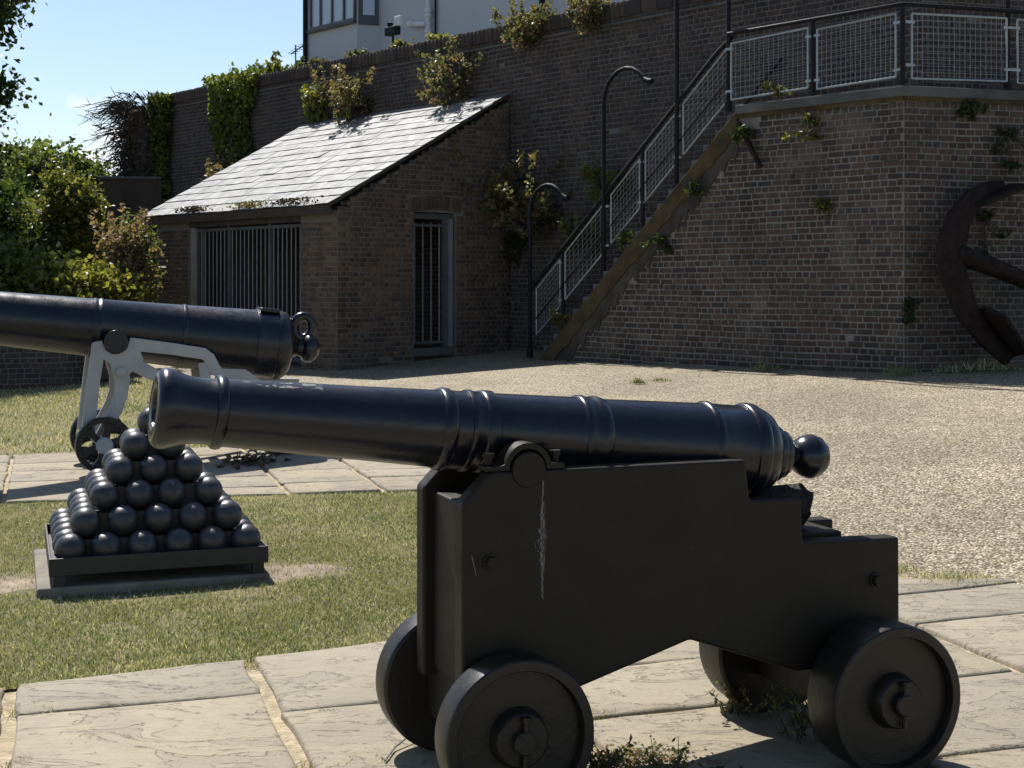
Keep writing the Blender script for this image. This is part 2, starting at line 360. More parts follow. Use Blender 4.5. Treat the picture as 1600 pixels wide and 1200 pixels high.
# near paved path
near = kind(grid_sheet('paved_path', np.linspace(-4, 6.0, 41), np.linspace(0, 1, 9), M['joint'], .006, lambda a, f: ab(a, 2.2 + f * (b_top(a) - .02 - 2.2))), 'structure')
def flagstone(parent, quad, r, dz=.032):
    """quad: four (a,b) corners anticlockwise; irregular slab with a chipped, rounded edge"""
    pts = []
    for i in range(4):
        p, q = np.array(quad[i]), np.array(quad[(i + 1) % 4]); n = 5
        for k in range(n):
            t = k / n; pts.append(p * (1 - t) + q * t + (r.normal(0, .004, 2) if k else r.normal(0, .008, 2)))
    c = np.mean(pts, axis=0); X0, Y0 = ab(*c); z0 = float(gz(X0, Y0)); V = []
    tilt = r.normal(0, .004, 2)
    for ins, h in ((0, -.03), (0, dz - .012), (.010, dz - .003), (.022, dz)):
        for p in pts:
            d = c - p; L = np.linalg.norm(d); pp = p + d / L * ins * (1 + r.normal(0, .15)); X, Y = ab(*pp)
            V.append((X - X0, Y - Y0, float(gz(X, Y)) - z0 + h + float((pp - c) @ tilt)))
    n = len(pts); F = [(k * n + i, k * n + (i + 1) % n, (k + 1) * n + (i + 1) % n, (k + 1) * n + i) for k in range(3) for i in range(n)]
    F.append(tuple(range(3 * n, 4 * n)))
    b = MB(); b.add(V, F); b.build('flagstone', M['flag'], parent, loc=(X0, Y0, z0), smooth=50)
r = np.random.default_rng(11)
STR = [(-3.0, -2.05, [2.6, 3.5, 4.7, None]), (-2.05, -1.1, [2.4, 3.3, 4.3, 5.2, None]), (-1.1, -.15, [2.5, 3.6, 4.5, 5.35, None]), (-.15, .80, [2.5, 3.3, 4.25, 5.53, None]),
       (.80, 1.78, [2.4, 3.4, 4.35, 5.27, None]), (1.78, 2.74, [2.5, 3.1, 4.05, 4.84, 5.47, None]), (2.74, 3.78, [2.4, 3.2, 4.10, 4.89, 5.62, None]),
       (3.78, 4.75, [2.4, 3.4, 4.2, 4.88, 5.66, 6.13, None]), (4.75, 5.7, [2.4, 3.5, 4.3, None])]
for a0, a1, bs in STR:
    wj = .034
    for b0, b1 in zip(bs, bs[1:]):
        g0, g1 = a0 + wj * .5 + .01, a1 - wj * .5 - .01
        if b1 is None:
            if b_top(g1) - b0 < .12 and b_top(g0) - b0 < .3: continue
            q = [(g0, b0 + .012), (g1, b0 + .012 + r.normal(0, .01)), (g1, max(b0 + .06, b_top(g1) - .012)), (g0, b_top(g0) - .012)]
        else: q = [(g0, b0 + .012), (g1, b0 + .012), (g1, b1 - .012), (g0, b1 - .012)]
        flagstone(near, q, r)
far = kind(grid_sheet('far_path', np.linspace(-6, 3.9, 40), np.linspace(0, 1, 12), M['joint'], .006, lambda a, f: ab(a, lo_far(a) + f * (up_far(a) - lo_far(a)))), 'structure')
FS = [(-5.2, -4.2), (-4.2, -3.2), (-3.2, -2.2), (-2.2, -1.3), (-1.3, -.34), (-.34, .66), (.66, 1.66), (1.66, 2.30), (2.30, 3.2), (3.2, 3.9)]
for i, (a0, a1) in enumerate(FS):
    fr = [0, .17 + .05 * ((i * 7) % 3 - 1), .36 + .04 * ((i * 5) % 3 - 1), .58, .8 - .04 * (i % 2), 1.0]
    for f0, f1 in zip(fr, fr[1:]):
        P = lambda a, f, e: (a, lo_far(a) + f * (up_far(a) - lo_far(a)) + e)
        flagstone(far, [P(a0 + .02, f0, .012), P(a1 - .02, f0, .012), P(a1 - .02, f1, -.012), P(a0 + .02, f1, -.012)], r)

# lawns: turf sheet and blades
def lawnA(a, f): return ab(a, b_top(a) + f * (lo_far(a) - b_top(a)))
LB = [np.array(p) for p in ((-14.0, 14.4), (-2.75, 13.02), (-5.3, 21.6), (-15, 18.4))]
def lawnB(s, t): p = (LB[0] * (1 - s) + LB[1] * s) * (1 - t) + (LB[3] * (1 - s) + LB[2] * s) * t; return float(p[0]), float(p[1])
lawn_a = kind(grid_sheet('lawn', np.linspace(-6, 3.15, 40), np.linspace(0, 1, 30), M['turf'], .012, lawnA), 'structure')
lawn_b = kind(grid_sheet('far_lawn', np.linspace(0, 1, 30), np.linspace(0, 1, 20), M['turf'], .012, lawnB), 'structure')
PYR = (-2.31, 7.42)                       # front left ball of the pyramid
bare = [(-1.27, 7.86, .36, .22), (-2.85, 7.65, .38, .34), (-1.9, 7.65, .62, .45)]
def fbm(x, y):
    return (np.sin(x * 1.7 + 1.3 * np.sin(y * 1.1)) + np.sin(y * 2.3 + 1.7 * np.sin(x * 1.9 + 2)) + .6 * np.sin(x * 5.1 + y * 3.7) + .5 * np.sin(y * 7.3 - x * 4.1)) / 3.1
def blades(name, X, Y, h, w, parent, tbias, label=None):
    n = len(X); Z = gz(X, Y) + .008; th = rng.uniform(0, 2 * np.pi, n); hh = h * rng.uniform(.45, 1.25, n)
    ln = rng.normal(0, .45, (n, 2)) * hh[:, None]; d = np.stack([np.cos(th), np.sin(th)], 1) * (w * rng.uniform(.6, 1.3, n))[:, None] / 2
    B = np.stack([X, Y], 1); V = np.zeros((n, 5, 3))
    V[:, 0, :2] = B - d; V[:, 1, :2] = B + d; V[:, 2, :2] = B + ln * .4 + d * .8; V[:, 3, :2] = B + ln * .4 - d * .8; V[:, 4, :2] = B + ln * 1.15
    V[:, 0, 2] = V[:, 1, 2] = Z; V[:, 2, 2] = V[:, 3, 2] = Z + hh * .6; V[:, 4, 2] = Z + hh
    i = np.arange(n)[:, None] * 5; F = np.concatenate([i + [0, 1, 2], i + [0, 2, 3], i + [3, 2, 4]], 1).reshape(-1, 3)
    tone = np.clip(.60 + .34 * fbm(X * .8, Y * .8) + .20 * fbm(X * 3.3 + 5, Y * 3.3) + tbias + rng.normal(0, .25, n), .02, .97)
    o = new(name, np_mesh(name, V.reshape(-1, 3), F, M['grass'], np.repeat(tone, 3)), parent); return kind(o, 'stuff')
n = 330000; a = rng.uniform(-3.2, 3.15, n); f = rng.uniform(0, 1, n) ** 1.35
bt = np.array([b_top(x) for x in np.linspace(-4, 4, 200)]); bta = np.interp(a, np.linspace(-4, 4, 200), bt); b = bta + .0 + f * (lo_far(a) - bta)
X, Y = a * pc - b * ps, a * ps + b * pc; keep = np.ones(n, bool)
for cx, cy, rx, ry in bare:
    dd = ((X - cx) / rx) ** 2 + ((Y - cy) / ry) ** 2 + .35 * fbm(X * 6, Y * 6); keep &= rng.uniform(0, 1, n) < np.clip((dd - .60) * 1.3, .30, 1)
keep &= rng.uniform(0, 1, n) < .62 + .38 * (fbm(X * 3.1, Y * 3.1 + 4) > -.35)
edge = np.minimum(b - bta, lo_far(a) - b); X, Y, edge = X[keep], Y[keep], edge[keep]
blades('grass', X, Y, .023, .0042, None, np.where(edge < .2, -.22, .12 * np.clip(edge / .6, 0, 1))); g0 = bpy.context.scene.objects['grass']
g0['label'] = 'short mottled dry and green lawn grass around the cannonball pyramid'; g0['category'] = 'grass'
n = 90000; s = rng.uniform(0, 1, n); t = rng.uniform(0, 1, n); p = (LB[0] * (1 - s)[:, None] + LB[1] * s[:, None]) * (1 - t)[:, None] + (LB[3] * (1 - s)[:, None] + LB[2] * s[:, None]) * t[:, None]
k2 = p[:, 0] > -9.5; p = p[k2]
g1 = blades('far_grass', p[:, 0], p[:, 1], .04, .008, None, np.full(len(p), .02))
g1['label'] = 'short lawn grass beyond the far paved path on the left'; g1['category'] = 'grass'
# ragged bare soil patches beside the pyramid
for i, (cx, cy, rx, ry) in enumerate(bare[:2]):
    pts = []
    for k in range(26):
        g = 2 * math.pi * k / 26; q = 1 + .16 * math.sin(3 * g + i) + .1 * math.sin(7 * g + 2 * i); x, y = cx + rx * q * math.cos(g), cy + ry * q * math.sin(g); pts.append((x, y, float(gz(x, y)) + .0115))
    mb = MB(); mb.add(pts + [(cx, cy, float(gz(cx, cy)) + .0175)], [(k, (k + 1) % 26, 26) for k in range(26)]); kind(mb.build('bare_soil', M['soil'], smooth=60), 'structure')

# ------------------------------------------------------------------ brickwork
CAMP = np.array([0, 0, 1.6])
def unit_brick(rg):
    j = lambda s: rg.normal(0, s)
    V = [(-.5, 0, -.5), (.5, 0, -.5), (.5, 0, .5), (-.5, 0, .5)]
    V += [(-.5 + abs(j(.01)), -.6, -.5 + abs(j(.03))), (.5 - abs(j(.01)), -.6, -.5 + abs(j(.03))), (.5 - abs(j(.01)), -.6, .5 - abs(j(.03))), (-.5 + abs(j(.01)), -.6, .5 - abs(j(.03)))]
    V += [(-.475 + j(.008), -1 + j(.05), -.43 + j(.02)), (.475 + j(.008), -1 + j(.05), -.43 + j(.02)), (.475 + j(.008), -1 + j(.05), .43 + j(.02)), (-.475 + j(.008), -1 + j(.05), .43 + j(.02))]
    F = [(0, 1, 5, 4), (1, 2, 6, 5), (2, 3, 7, 6), (3, 0, 4, 7), (4, 5, 9, 8), (5, 6, 10, 9), (6, 7, 11, 10), (7, 4, 8, 11), (8, 9, 10, 11)]
    return np.array(V), np.array(F)
brg = np.random.default_rng(3); UB = [unit_brick(brg) for _ in range(10)]; UBM = {}
def ub_mesh(i, mat):
    if (i, mat.name) not in UBM: UBM[(i, mat.name)] = np_mesh('brick', UB[i][0], UB[i][1], mat)
    return UBM[(i, mat.name)]
def bond(u0, u1, w0, w1, inside, rg, ch=.0765, L=.222, jt=.0135):
    """English bond: courses of stretchers and of headers in turn, clipped to inside(u, w)"""
    out = []; k = 0; w = w0
    while w < w1 - .02:
        bl = L if k % 2 == 0 else L / 2; u = u0 - (0 if k % 2 == 0 else L * .25) - rg.uniform(0, .01)
        while u < u1:
            l = bl * rg.uniform(.95, 1.05)
            if bl == L and rg.random() < .07: l = L / 2
            A, B = max(u, u0), min(u + l, u1)
            if B - A > .035 and inside(A + .012, w + .012) and inside(B - .012, w + .012) and inside((A + B) / 2, w + ch * .5) and rg.random() > .0012:
                out.append(((A + B) / 2, w + ch / 2 + .007 * math.sin(A * .9 + 1.3 * w) + .004 * math.sin(A * 2.7 + 5 * w) + rg.normal(0, .002), B - A - jt * 1.3 * rg.uniform(.75, 1.2), ch - jt * rg.uniform(.8, 1.3)))
            u += l
        w += ch; k += 1
    return out
def lay_bricks(root, faces, mat, nparts=300, proud=.014):
    """faces: (list of (u,w,len,h), local origin, local yaw). The nparts that show largest become bricks of their own; the rest one mesh."""
    rows = []; Wm = root.matrix_basis
    for fl, org, yw in faces:
        c, s = math.cos(R(yw)), math.sin(R(yw))
        for u, w, l, h in fl:
            p = (org[0] + u * c, org[1] + u * s, org[2] + w); wp = Wm @ Vector(p); rows.append((l * h / ((np.array(wp) - CAMP) ** 2).sum() * (1 if wp.y > 1 and abs(wp.x / wp.y) < .37 and abs((wp.z - 1.6) / wp.y + .0) < .2 else .01), p, yw, l, h))
    rows.sort(key=lambda q: -q[0]); VV = []; FF = []; TT = []; nv = 0
    for k, (_, p, yw, l, h) in enumerate(rows):
        i = int(brg.integers(0, 10)); pr = proud * brg.uniform(.45, 1.25)
        if k < nparts:
            o = new('brick', ub_mesh(i, mat), root, p, R(yw)); o.scale = (l, pr, h)
        else:
            V, F = UB[i]; c, s = math.cos(R(yw)), math.sin(R(yw)); q = V * (l, pr, h)
            VV.append(np.stack([q[:, 0] * c - q[:, 1] * s + p[0], q[:, 0] * s + q[:, 1] * c + p[1], q[:, 2] + p[2]], 1)); FF.append(F + nv); nv += len(V); TT.append(np.full(len(F), brg.random()))
    if VV: kind(new('brickwork', np_mesh('brickwork', np.concatenate(VV), np.concatenate(FF), mat, np.concatenate(TT)), root), 'stuff')

YA = -48.7; d1 = Vector((math.cos(R(YA)), math.sin(R(YA)), 0)); nb = Vector((-math.sin(R(YA)), math.cos(R(YA)), 0))     # along the walls (to the right), and into them
CB = Vector((4.55, 16.5, 0)); MO = Vector((-.05, 23.5, 0)); HC = Vector((-2.607, 21.2, 0))
def on_wall(u, out, w): return MO + d1 * u - nb * out + Vector((0, 0, w))
def on_bast(u, out, w): return CB + d1 * u - nb * out + Vector((0, 0, w))
YB = 16.3; d2 = Vector((math.cos(R(YB)), math.sin(R(YB)), 0)); n2 = Vector((-math.sin(R(YB)), math.cos(R(YB)), 0))
def on_right(u, out, w): return CB + d2 * u - n2 * out + Vector((0, 0, w))

# curtain wall
WT = 5.82
cw = thing('curtain_wall', 'long tall sooty brick fortress wall running behind the hut and stairs', 'wall', MO, YA)
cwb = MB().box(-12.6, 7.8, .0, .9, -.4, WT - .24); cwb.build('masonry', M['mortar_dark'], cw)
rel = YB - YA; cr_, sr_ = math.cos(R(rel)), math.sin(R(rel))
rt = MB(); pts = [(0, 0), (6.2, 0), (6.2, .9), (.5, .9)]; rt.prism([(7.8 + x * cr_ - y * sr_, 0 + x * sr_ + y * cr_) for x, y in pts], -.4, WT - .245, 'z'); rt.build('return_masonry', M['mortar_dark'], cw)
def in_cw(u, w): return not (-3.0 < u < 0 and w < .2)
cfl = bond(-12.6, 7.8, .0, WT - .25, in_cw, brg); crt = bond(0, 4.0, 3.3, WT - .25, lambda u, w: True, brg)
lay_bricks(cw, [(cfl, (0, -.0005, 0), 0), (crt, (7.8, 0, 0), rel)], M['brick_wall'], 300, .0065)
u = -12.6
while u < 7.7:           # upright coping bricks
    l = brg.uniform(.10, .115); h = brg.uniform(.235, .255)
    if u > 2.6: l *= 3
    o = new('coping_brick', ub_mesh(int(brg.integers(0, 10)), M['brick_wall']), cw, (u + l / 2, .0, WT - .24 + h / 2), 0); o.scale = (l - .01, .045, h); u += l
MB().box(-12.62, 7.8, .002, .92, WT - .239, WT - .01).build('coping', M['concrete'], cw)
MB().box(-12.6, 7.8, -.03, .0, WT - .34, WT - .30).build('string_course', M['concrete'], cw, bevel=.01)

# bastion
bz = .15; PZ = 3.73
ba = thing('brick_bastion', 'brown brick bastion with pale mortar beneath the fenced walkway', 'bastion', CB, YA)
def slope_w(u): return .40 + (u + 6.25) * (3.33 / 3.75)
prof = [(-6.3, bz), (0, bz), (0, PZ), (-2.5, PZ), (-6.3, .36)]
MB().prism(prof, .0, 1.15).build('masonry', M['mortar'], ba)
pr = [(0, .002), (7, .002), (7, 1.25), (.55, 1.16)]
MB().prism([(x * cr_ - y * sr_, x * sr_ + y * cr_) for x, y in pr], bz, PZ - .004, 'z').build('return_masonry', M['mortar'], ba)
band = .42
def in_b(u, w): return w < PZ - .02 and w < slope_w(u) - band
fl = bond(-6.25, -.0, .32, PZ, in_b, brg); fr_ = bond(0, 4.4, .32, PZ, lambda u, w: w < PZ - .02, brg)
lay_bricks(ba, [(fl, (0, 0, 0), 0), (fr_, (0, .002, 0), rel)], M['brick_bastion'], 300, .0065)
# rendered band under the steps
def strip(d0, d1_, y0, y1, u0=-6.25, u1=-2.45, nseg=34, jag=.03, seed=1):
    rg = np.random.default_rng(seed); up = [(u, slope_w(u) - d0) for u in np.linspace(u0, u1, 2)]
    dn = [(u, max(.22, slope_w(u) - d1_ - abs(rg.normal(0, jag)))) for u in np.linspace(u1, u0 + .2, nseg)]
    return MB().prism([(u0, .22)] * 0 + up + dn, y0, y1)
stair = thing('stone_staircase', 'steep stone stair with mossy ochre flank climbing to the walkway', 'stairs', CB, YA)
strip(-.02, .26, -.05, .06, seed=4).build('flank_coping', M['ochre'], stair, bevel=.012)
strip(.22, band + .02, -.022, .03, jag=.10, seed=5, nseg=60).build('flank_render', M['oldrender'], stair)
NS = 18
for k in range(NS):
    u0 = -6.25 + k * 3.75 / NS; w1 = .40 + (k + 1) * 3.33 / NS
    s_ = MB().box(u0, u0 + 3.75 / NS + .03, .062 + .001 * (k % 2), 1.14 - .001 * (k % 2), w1 - .26, w1 + .03); s_.build('step', M['step'], stair, bevel=.012)
# walkway slab
wk = thing('walkway_slab', 'grey concrete walkway slab capping the bastion', 'slab', CB, YA)
ov = .06; q = Vector((cr_, sr_)); m_ = [(-2.47, -ov), (.03, -ov)]
e = [(x * cr_ - y * sr_, x * sr_ + y * cr_) for x, y in ((7.0, -ov), (7.0, 1.2), (.6, 1.2))]
MB().prism([(-2.47, -ov), (-.03 + .05, -ov)] + e + [(-.6, 1.14), (-2.47, 1.14)], PZ, PZ + .12, 'z').build('slab', M['concrete'], wk, bevel=.012)
MB().box(-2.46, -.0, -.03, .1, PZ - .05, PZ - .001).build('ochre_lip', M['ochre'], wk)
b = MB(); b.prism([(x * cr_ - y * sr_, x * sr_ + y * cr_) for x, y in ((0, -.03), (5, -.03), (5, .1), (0, .1))], PZ - .05, PZ - .002, 'z'); b.build('ochre_lip', M['ochre'], wk)
# rusty bracket under the slab
tag(MB().bar(on_bast(-2.42, .05, 3.62), on_bast(-2.02, .10, 3.02), .05, .05).build('rusty_bracket', M['rust'], bevel=.005), 'rusty iron strut hanging below the top of the stairs', 'strut')

# ------------------------------------------------------------------ railings
def panel(parent, P, quad, nu, nw, name='mesh_panel'):
    """quad: four (u,w) corners bl, br, tr, tl ; frame tube and wire mesh"""
    q = [Vector(P(u, w)) for u, w in quad]
    f = MB()
    for i in range(4):
        c, d = q[i], q[(i + 1) % 4]; f.tube([c, d], .013, 6)
    fo = f.build(name, M['galv'], parent, smooth=60)
    w = MB()
    for i in range(1, nu): t = i / nu; w.bar(q[0].lerp(q[1], t), q[3].lerp(q[2], t), .0032, .0032)
    for i in range(1, nw): t = i / nw; w.bar(q[0].lerp(q[3], t), q[1].lerp(q[2], t), .003, .003, (0, 1, 0))
    w.build('wire', M['wire'], fo); return fo
def clip_(parent, P, u, w): o = MB().bar(P(u - .06, w), P(u + .06, w), .03, .03); o.build('clip', M['galv'], parent)
HR = 4.80
wr = thing('walkway_railing', 'black post railing with galvanised wire mesh panels along the walkway edge', 'railing', CB, YA)
Lp = lambda u, w: (u, .02, w)
Rp = lambda u, w: (u * cr_ - .02 * sr_, u * sr_ + .02 * cr_, w)
for u in (-1.30, -.03): MB().tube([Lp(u, PZ + .1), Lp(u, HR - .01)], .028, 8).build('post', M['post'], wr, smooth=60)
for u in (2.95, 4.4): MB().tube([Rp(u, PZ + .1), Rp(u, HR - .01)], .034, 8).build('post', M['post'], wr, smooth=60)
MB().tube([Lp(-2.66, HR), Lp(-.03, HR + .01), Rp(1.47, HR), Rp(4.4, HR)], .026, 8).build('handrail', M['post'], wr, smooth=50)
for k, (u0, u1) in enumerate(((-2.60, -1.38), (-1.24, -.12))):
    panel(wr, Lp, [(u0, 3.94), (u1, 3.97), (u1, 4.71), (u0, 4.67)], 16, 10)
    for w in (4.05, 4.6): clip_(wr, Lp, u1 + .03, w); clip_(wr, Lp, u0 - .03, w)
for u0, u1 in ((.12, 1.40), (1.55, 2.88), (3.02, 4.33)):
    panel(wr, Rp, [(u0, 3.945), (u1, 3.96), (u1, 4.71), (u0, 4.70)], 18, 10)
    for w in (4.10, 4.6): clip_(wr, Rp, u1 + .03, w); clip_(wr, Rp, u0 - .03, w)
sr2 = thing('stair_railing', 'sloping black handrail with slanted galvanised mesh panels on the stairs', 'railing', CB, YA)
Sp = lambda u, w: (u, .12, w)
def rail_w(u): return 1.50 + (u + 6.55) * (3.25 / 3.80)
for u in (-5.88, -4.27): MB().tube([Sp(u, slope_w(u) + .02), Sp(u, rail_w(u))], .026, 8).build('post', M['post'], sr2, smooth=60)
MB().tube([Sp(-6.66, rail_w(-6.66) - .03), Sp(-6.55, rail_w(-6.55)), Sp(-2.95, rail_w(-2.95)), Sp(-2.66, HR - .02)], .030, 8).build('handrail', M['post'], sr2, smooth=50)
MB().tube([Sp(-6.5, rail_w(-6.5) - .55), Sp(-2.8, rail_w(-2.8) - .55)], .016, 6).build('midrail', M['post'], sr2, smooth=50)
for u0, u1 in ((-6.47, -5.95), (-5.84, -5.02), (-4.89, -4.33), (-4.22, -3.65), (-3.52, -2.74)):
    h = .66
    panel(sr2, Sp, [(u0, rail_w(u0) - .80), (u1, rail_w(u1) - .80), (u1, rail_w(u1) - .11), (u0, rail_w(u0) - .11)], 9, 9)
    clip_(sr2, Sp, u1 + .03, rail_w(u1) - .16); clip_(sr2, Sp, u1 + .03, rail_w(u1) - .72)
# far handrail against the wall side of the stair
MB().tube([(-6.3, 1.08, slope_w(-6.3) + .95), (-2.6, 1.08, slope_w(-2.6) + .95)], .02, 6).build('wall_rail', M['post'], sr2, smooth=50)

# swan-neck lamp posts beside the stair
def swan(u, out, base, top, reach, label, P=on_bast, right=True):
    o = thing('lamp_post', label, 'lamp post', P(u, out, base), YA if P is on_bast else YB, 'swan-neck lamp posts along the stair')
    h = top - base; rr = reach * .42; pts = [(0, 0, 0), (0, 0, h - rr * 1.15)]
    for k in range(1, 9): g = math.pi - k * math.pi * .80 / 8; pts.append((rr * 1.1 + rr * 1.1 * math.cos(g), 0, h - rr * 1.15 + rr * 1.15 * math.sin(g)))
    MB().tube(pts, .030, 8).build('pole', M['post'], o, smooth=60)
    e = Vector(pts[-1]); MB().tube([e, e + Vector((.10, 0, -.05)), e + Vector((.15, 0, -.045))], [.032, .045, .038], 10).build('lamp_head', M['post'], o, smooth=60)
    MB().tube([(0, 0, 0), (0, 0, .12)], .05, 10).build('base_collar', M['post'], o, smooth=50)
swan(-6.62, -.12, .42, 3.02, .85, 'short swan-neck lamp post at the foot of the stairs')
swan(-5.02, -.10, 1.45, 4.58, .95, 'swan-neck lamp post halfway up the stairs, its hook fully visible')
swan(-3.62, -.10, 2.70, 6.9, .95, 'tall lamp post on the upper stairs cut by the top of the picture')
swan(-2.68, -.06, 3.80, 7.6, .95, 'tall lamp post at the head of the stairs where the walkway begins')
swan(1.47, -.10, 3.82, 7.6, .95, 'thick lamp post on the walkway at the right edge of the picture', on_right)

# ------------------------------------------------------------------ hut against the wall
HZ = .10; EW = 2.74
hut = thing('brick_hut', 'lean-to brick hut with slate roof and barred openings', 'hut', HC, YA)
TH = .24
def roof_w(v): return EW + .02 + v * (4.60 - EW) / 3.40
MB().box(-.99, -.0, .0, TH, HZ, EW - .10).build('pier', M['mortar_hut'], hut)
MB().box(-5.70, -4.53, .0, TH, HZ, EW - .10).build('pier', M['mortar_hut'], hut)
MB().box(-5.70, -.001, .02, TH - .01, EW - .24, EW - .06).build('lintel', M['timber'], hut, bevel=.006)
# gable: local v along depth; two jambs and the wall above the door (poly in (v, w))
def gable(x0, x1, name):
    D0, D1, DT = 1.43, 2.27, 2.66
    for poly in ([(TH, HZ), (D0, HZ), (D0, roof_w(D0) - .09), (TH, roof_w(TH) - .09)], [(D1, HZ), (3.40, HZ), (3.40, roof_w(3.40) - .09), (D1, roof_w(D1) - .09)], [(D0, DT), (D1, DT), (D1, roof_w(D1) - .09), (D0, roof_w(D0) - .09)]):
        n = len(poly); V = [(x0, p[0], p[1]) for p in poly] + [(x1, p[0], p[1]) for p in poly]
        MB().add(V, [tuple(range(n)), tuple(range(2 * n - 1, n - 1, -1))] + [(i, i + n, (i + 1) % n + n, (i + 1) % n) for i in range(n)]).build(name, M['mortar_hut'], hut)
gable(-TH, -.0015, 'gable_wall')
V = [(x, v, w) for x in (-5.70, -5.70 + TH) for v, w in ((TH, HZ), (3.40, HZ), (3.40, roof_w(3.4) - .09), (TH, roof_w(TH) - .09))]
MB().add(V, [(0, 1, 2, 3), (7, 6, 5, 4), (0, 4, 5, 1), (1, 5, 6, 2), (2, 6, 7, 3), (3, 7, 4, 0)]).build('end_wall', M['mortar_hut'], hut)
MB().box(-5.45, -.25, .25, 3.38, .20, .24).build('floor', M['concrete'], hut)
def in_g(v, w):
    if w > roof_w(v) - .06: return False
    return not (1.33 < v < 2.37 and 2.60 < w < 2.92)
bf = bond(-.99, .0, .18, EW - .25, lambda u, w: True, brg); bl_ = bond(-5.70, -4.53, .18, EW - .25, lambda u, w: True, brg); wd_ = .18 + 32 * .0765
bg_ = bond(0, 1.42, .18, wd_, lambda v, w: True, brg) + bond(2.28, 3.4, .18, wd_, lambda v, w: True, brg) + bond(0, 3.4, wd_, 4.7, in_g, brg)
lay_bricks(hut, [(bf, (0, 0, 0), 0), (bl_, (0, 0, 0), 0), (bg_, (0, 0, 0), 90)], M['brick_hut'], 300, .006)
for k in range(13):          # segmental arch of soldier bricks over the door
    v = 1.36 + k * .98 / 12; w = 2.765 + .05 * (1 - ((v - 1.85) / .5) ** 2)
    o = new('arch_brick', ub_mesh(int(brg.integers(0, 10)), M['brick_hut']), hut, (0, v, w)); o.scale = (.068, .016, .22); o.rotation_euler = (0, (v - 1.85) * .35, R(90)); o.rotation_mode = 'ZYX'
    o.rotation_euler = (0, (v - 1.85) * .35, R(90))
# door: frame, iron bars
dg = MB().box(-.20, -.10, 1.43, 1.47, .52, 2.60).box(-.20, -.10, 2.13, 2.27, .52, 2.60).box(-.205, -.095, 1.43, 2.27, 2.56, 2.65).build('door_frame', M['frame'], hut, bevel=.006)
MB().box(-.24, -.02, 1.42, 2.28, .40, .52).build('threshold', M['concrete'], hut, bevel=.01)
for k in range(4): MB().tube([(-.15, 1.56 + k * .165, .60), (-.15, 1.56 + k * .165, 2.50)], .012, 6).build('door_bar', M['bars'], hut, smooth=60)
for z in (.585, 2.44): MB().box(-.165, -.135, 1.475, 2.125, z, z + .04).build('door_rail', M['frame'], hut)
MB().box(-.10, -.03, 2.19, 2.24, .53, 2.58).build('door_jamb', M['bars'], hut, bevel=.004)
# front grille
MB().box(-4.53, -4.40, .03, TH + .02, .24, 2.50).build('jamb', M['jamb'], hut, bevel=.01)
for z in (.32, 2.42): MB().box(-4.44, -1.0, .09, .13, z, z + .05).build('grille_rail', M['frame'], hut)
for u in (-3.33, -2.05, -4.40, -1.02): MB().box(u - .03, u + .03, .085, .145, .26, 2.50).build('grille_post', M['frame'], hut, bevel=.004)
u = -4.27
while u < -1.06:
    if min(abs(u - p) for p in (-3.33, -2.05)) > .05: MB().tube([(u, .11, .34), (u, .11, 2.46)], .011, 6).build('grille_bar', M['bars'], hut, smooth=60)
    u += .129
# roof: boards, slates
rf = new('roof', None, hut)
sl = math.hypot(3.55, (4.60 - EW) * 3.55 / 3.40); ang = math.atan2(4.60 - EW, 3.40); ca, sa = math.cos(ang), math.sin(ang)
def rp(u, s, h): return (u, -.16 + s * ca - h * sa, EW - .06 + s * sa + h * ca)
V = [rp(u, s, h) for h in (0, .05) for u, s in ((-5.92, .02), (.03, .02), (.03, sl), (-5.92, sl))]
MB().add(V, [(3, 2, 1, 0), (4, 5, 6, 7), (0, 1, 5, 4), (1, 2, 6, 5), (2, 3, 7, 6), (3, 0, 4, 7)]).build('roof_boards', M['timber'], rf)
V = [rp(u, s, h) for h in (-.10, .045) for u, s in ((-5.93, -.02), (.035, -.02), (.035, .02), (-5.93, .02))]
MB().add(V, [(3, 2, 1, 0), (4, 5, 6, 7), (0, 1, 5, 4), (1, 2, 6, 5), (2, 3, 7, 6), (3, 0, 4, 7)]).build('fascia', M['timber'], rf)
rg = np.random.default_rng(21); NR = 14; ex = sl / NR
for k in range(NR):
    u = -5.96 - (.24 if k % 2 else 0)
    while u < .06:
        w_ = .46 * rg.uniform(.9, 1.1); A, B = max(u, -5.97), min(u + w_, .07); u += w_
        if B - A < .08: continue
        s0 = k * ex - .03 + rg.normal(0, .006); s1 = min(s0 + ex * 1.65, sl + .02); h0 = .075 + rg.normal(0, .003); h1 = .058; tk = .013
        g = .004; j = [rg.normal(0, .004) for _ in range(6)]
        V = [rp(A + g, s0 + j[0], h0), rp((A + B) / 2, s0 + j[4], h0 + .002), rp(B - g, s0 + j[1], h0 + j[5] * .4), rp(B - g, s1, h1), rp(A + g, s1, h1)]
        V += [(x, y, z - tk) for x, y, z in V]
        MB().add(V, [(0, 1, 2, 3, 4), (9, 8, 7, 6, 5), (0, 5, 6, 1), (1, 6, 7, 2), (2, 7, 8, 3), (3, 8, 9, 4), (4, 9, 5, 0)]).build('slate', M['slate'], rf)

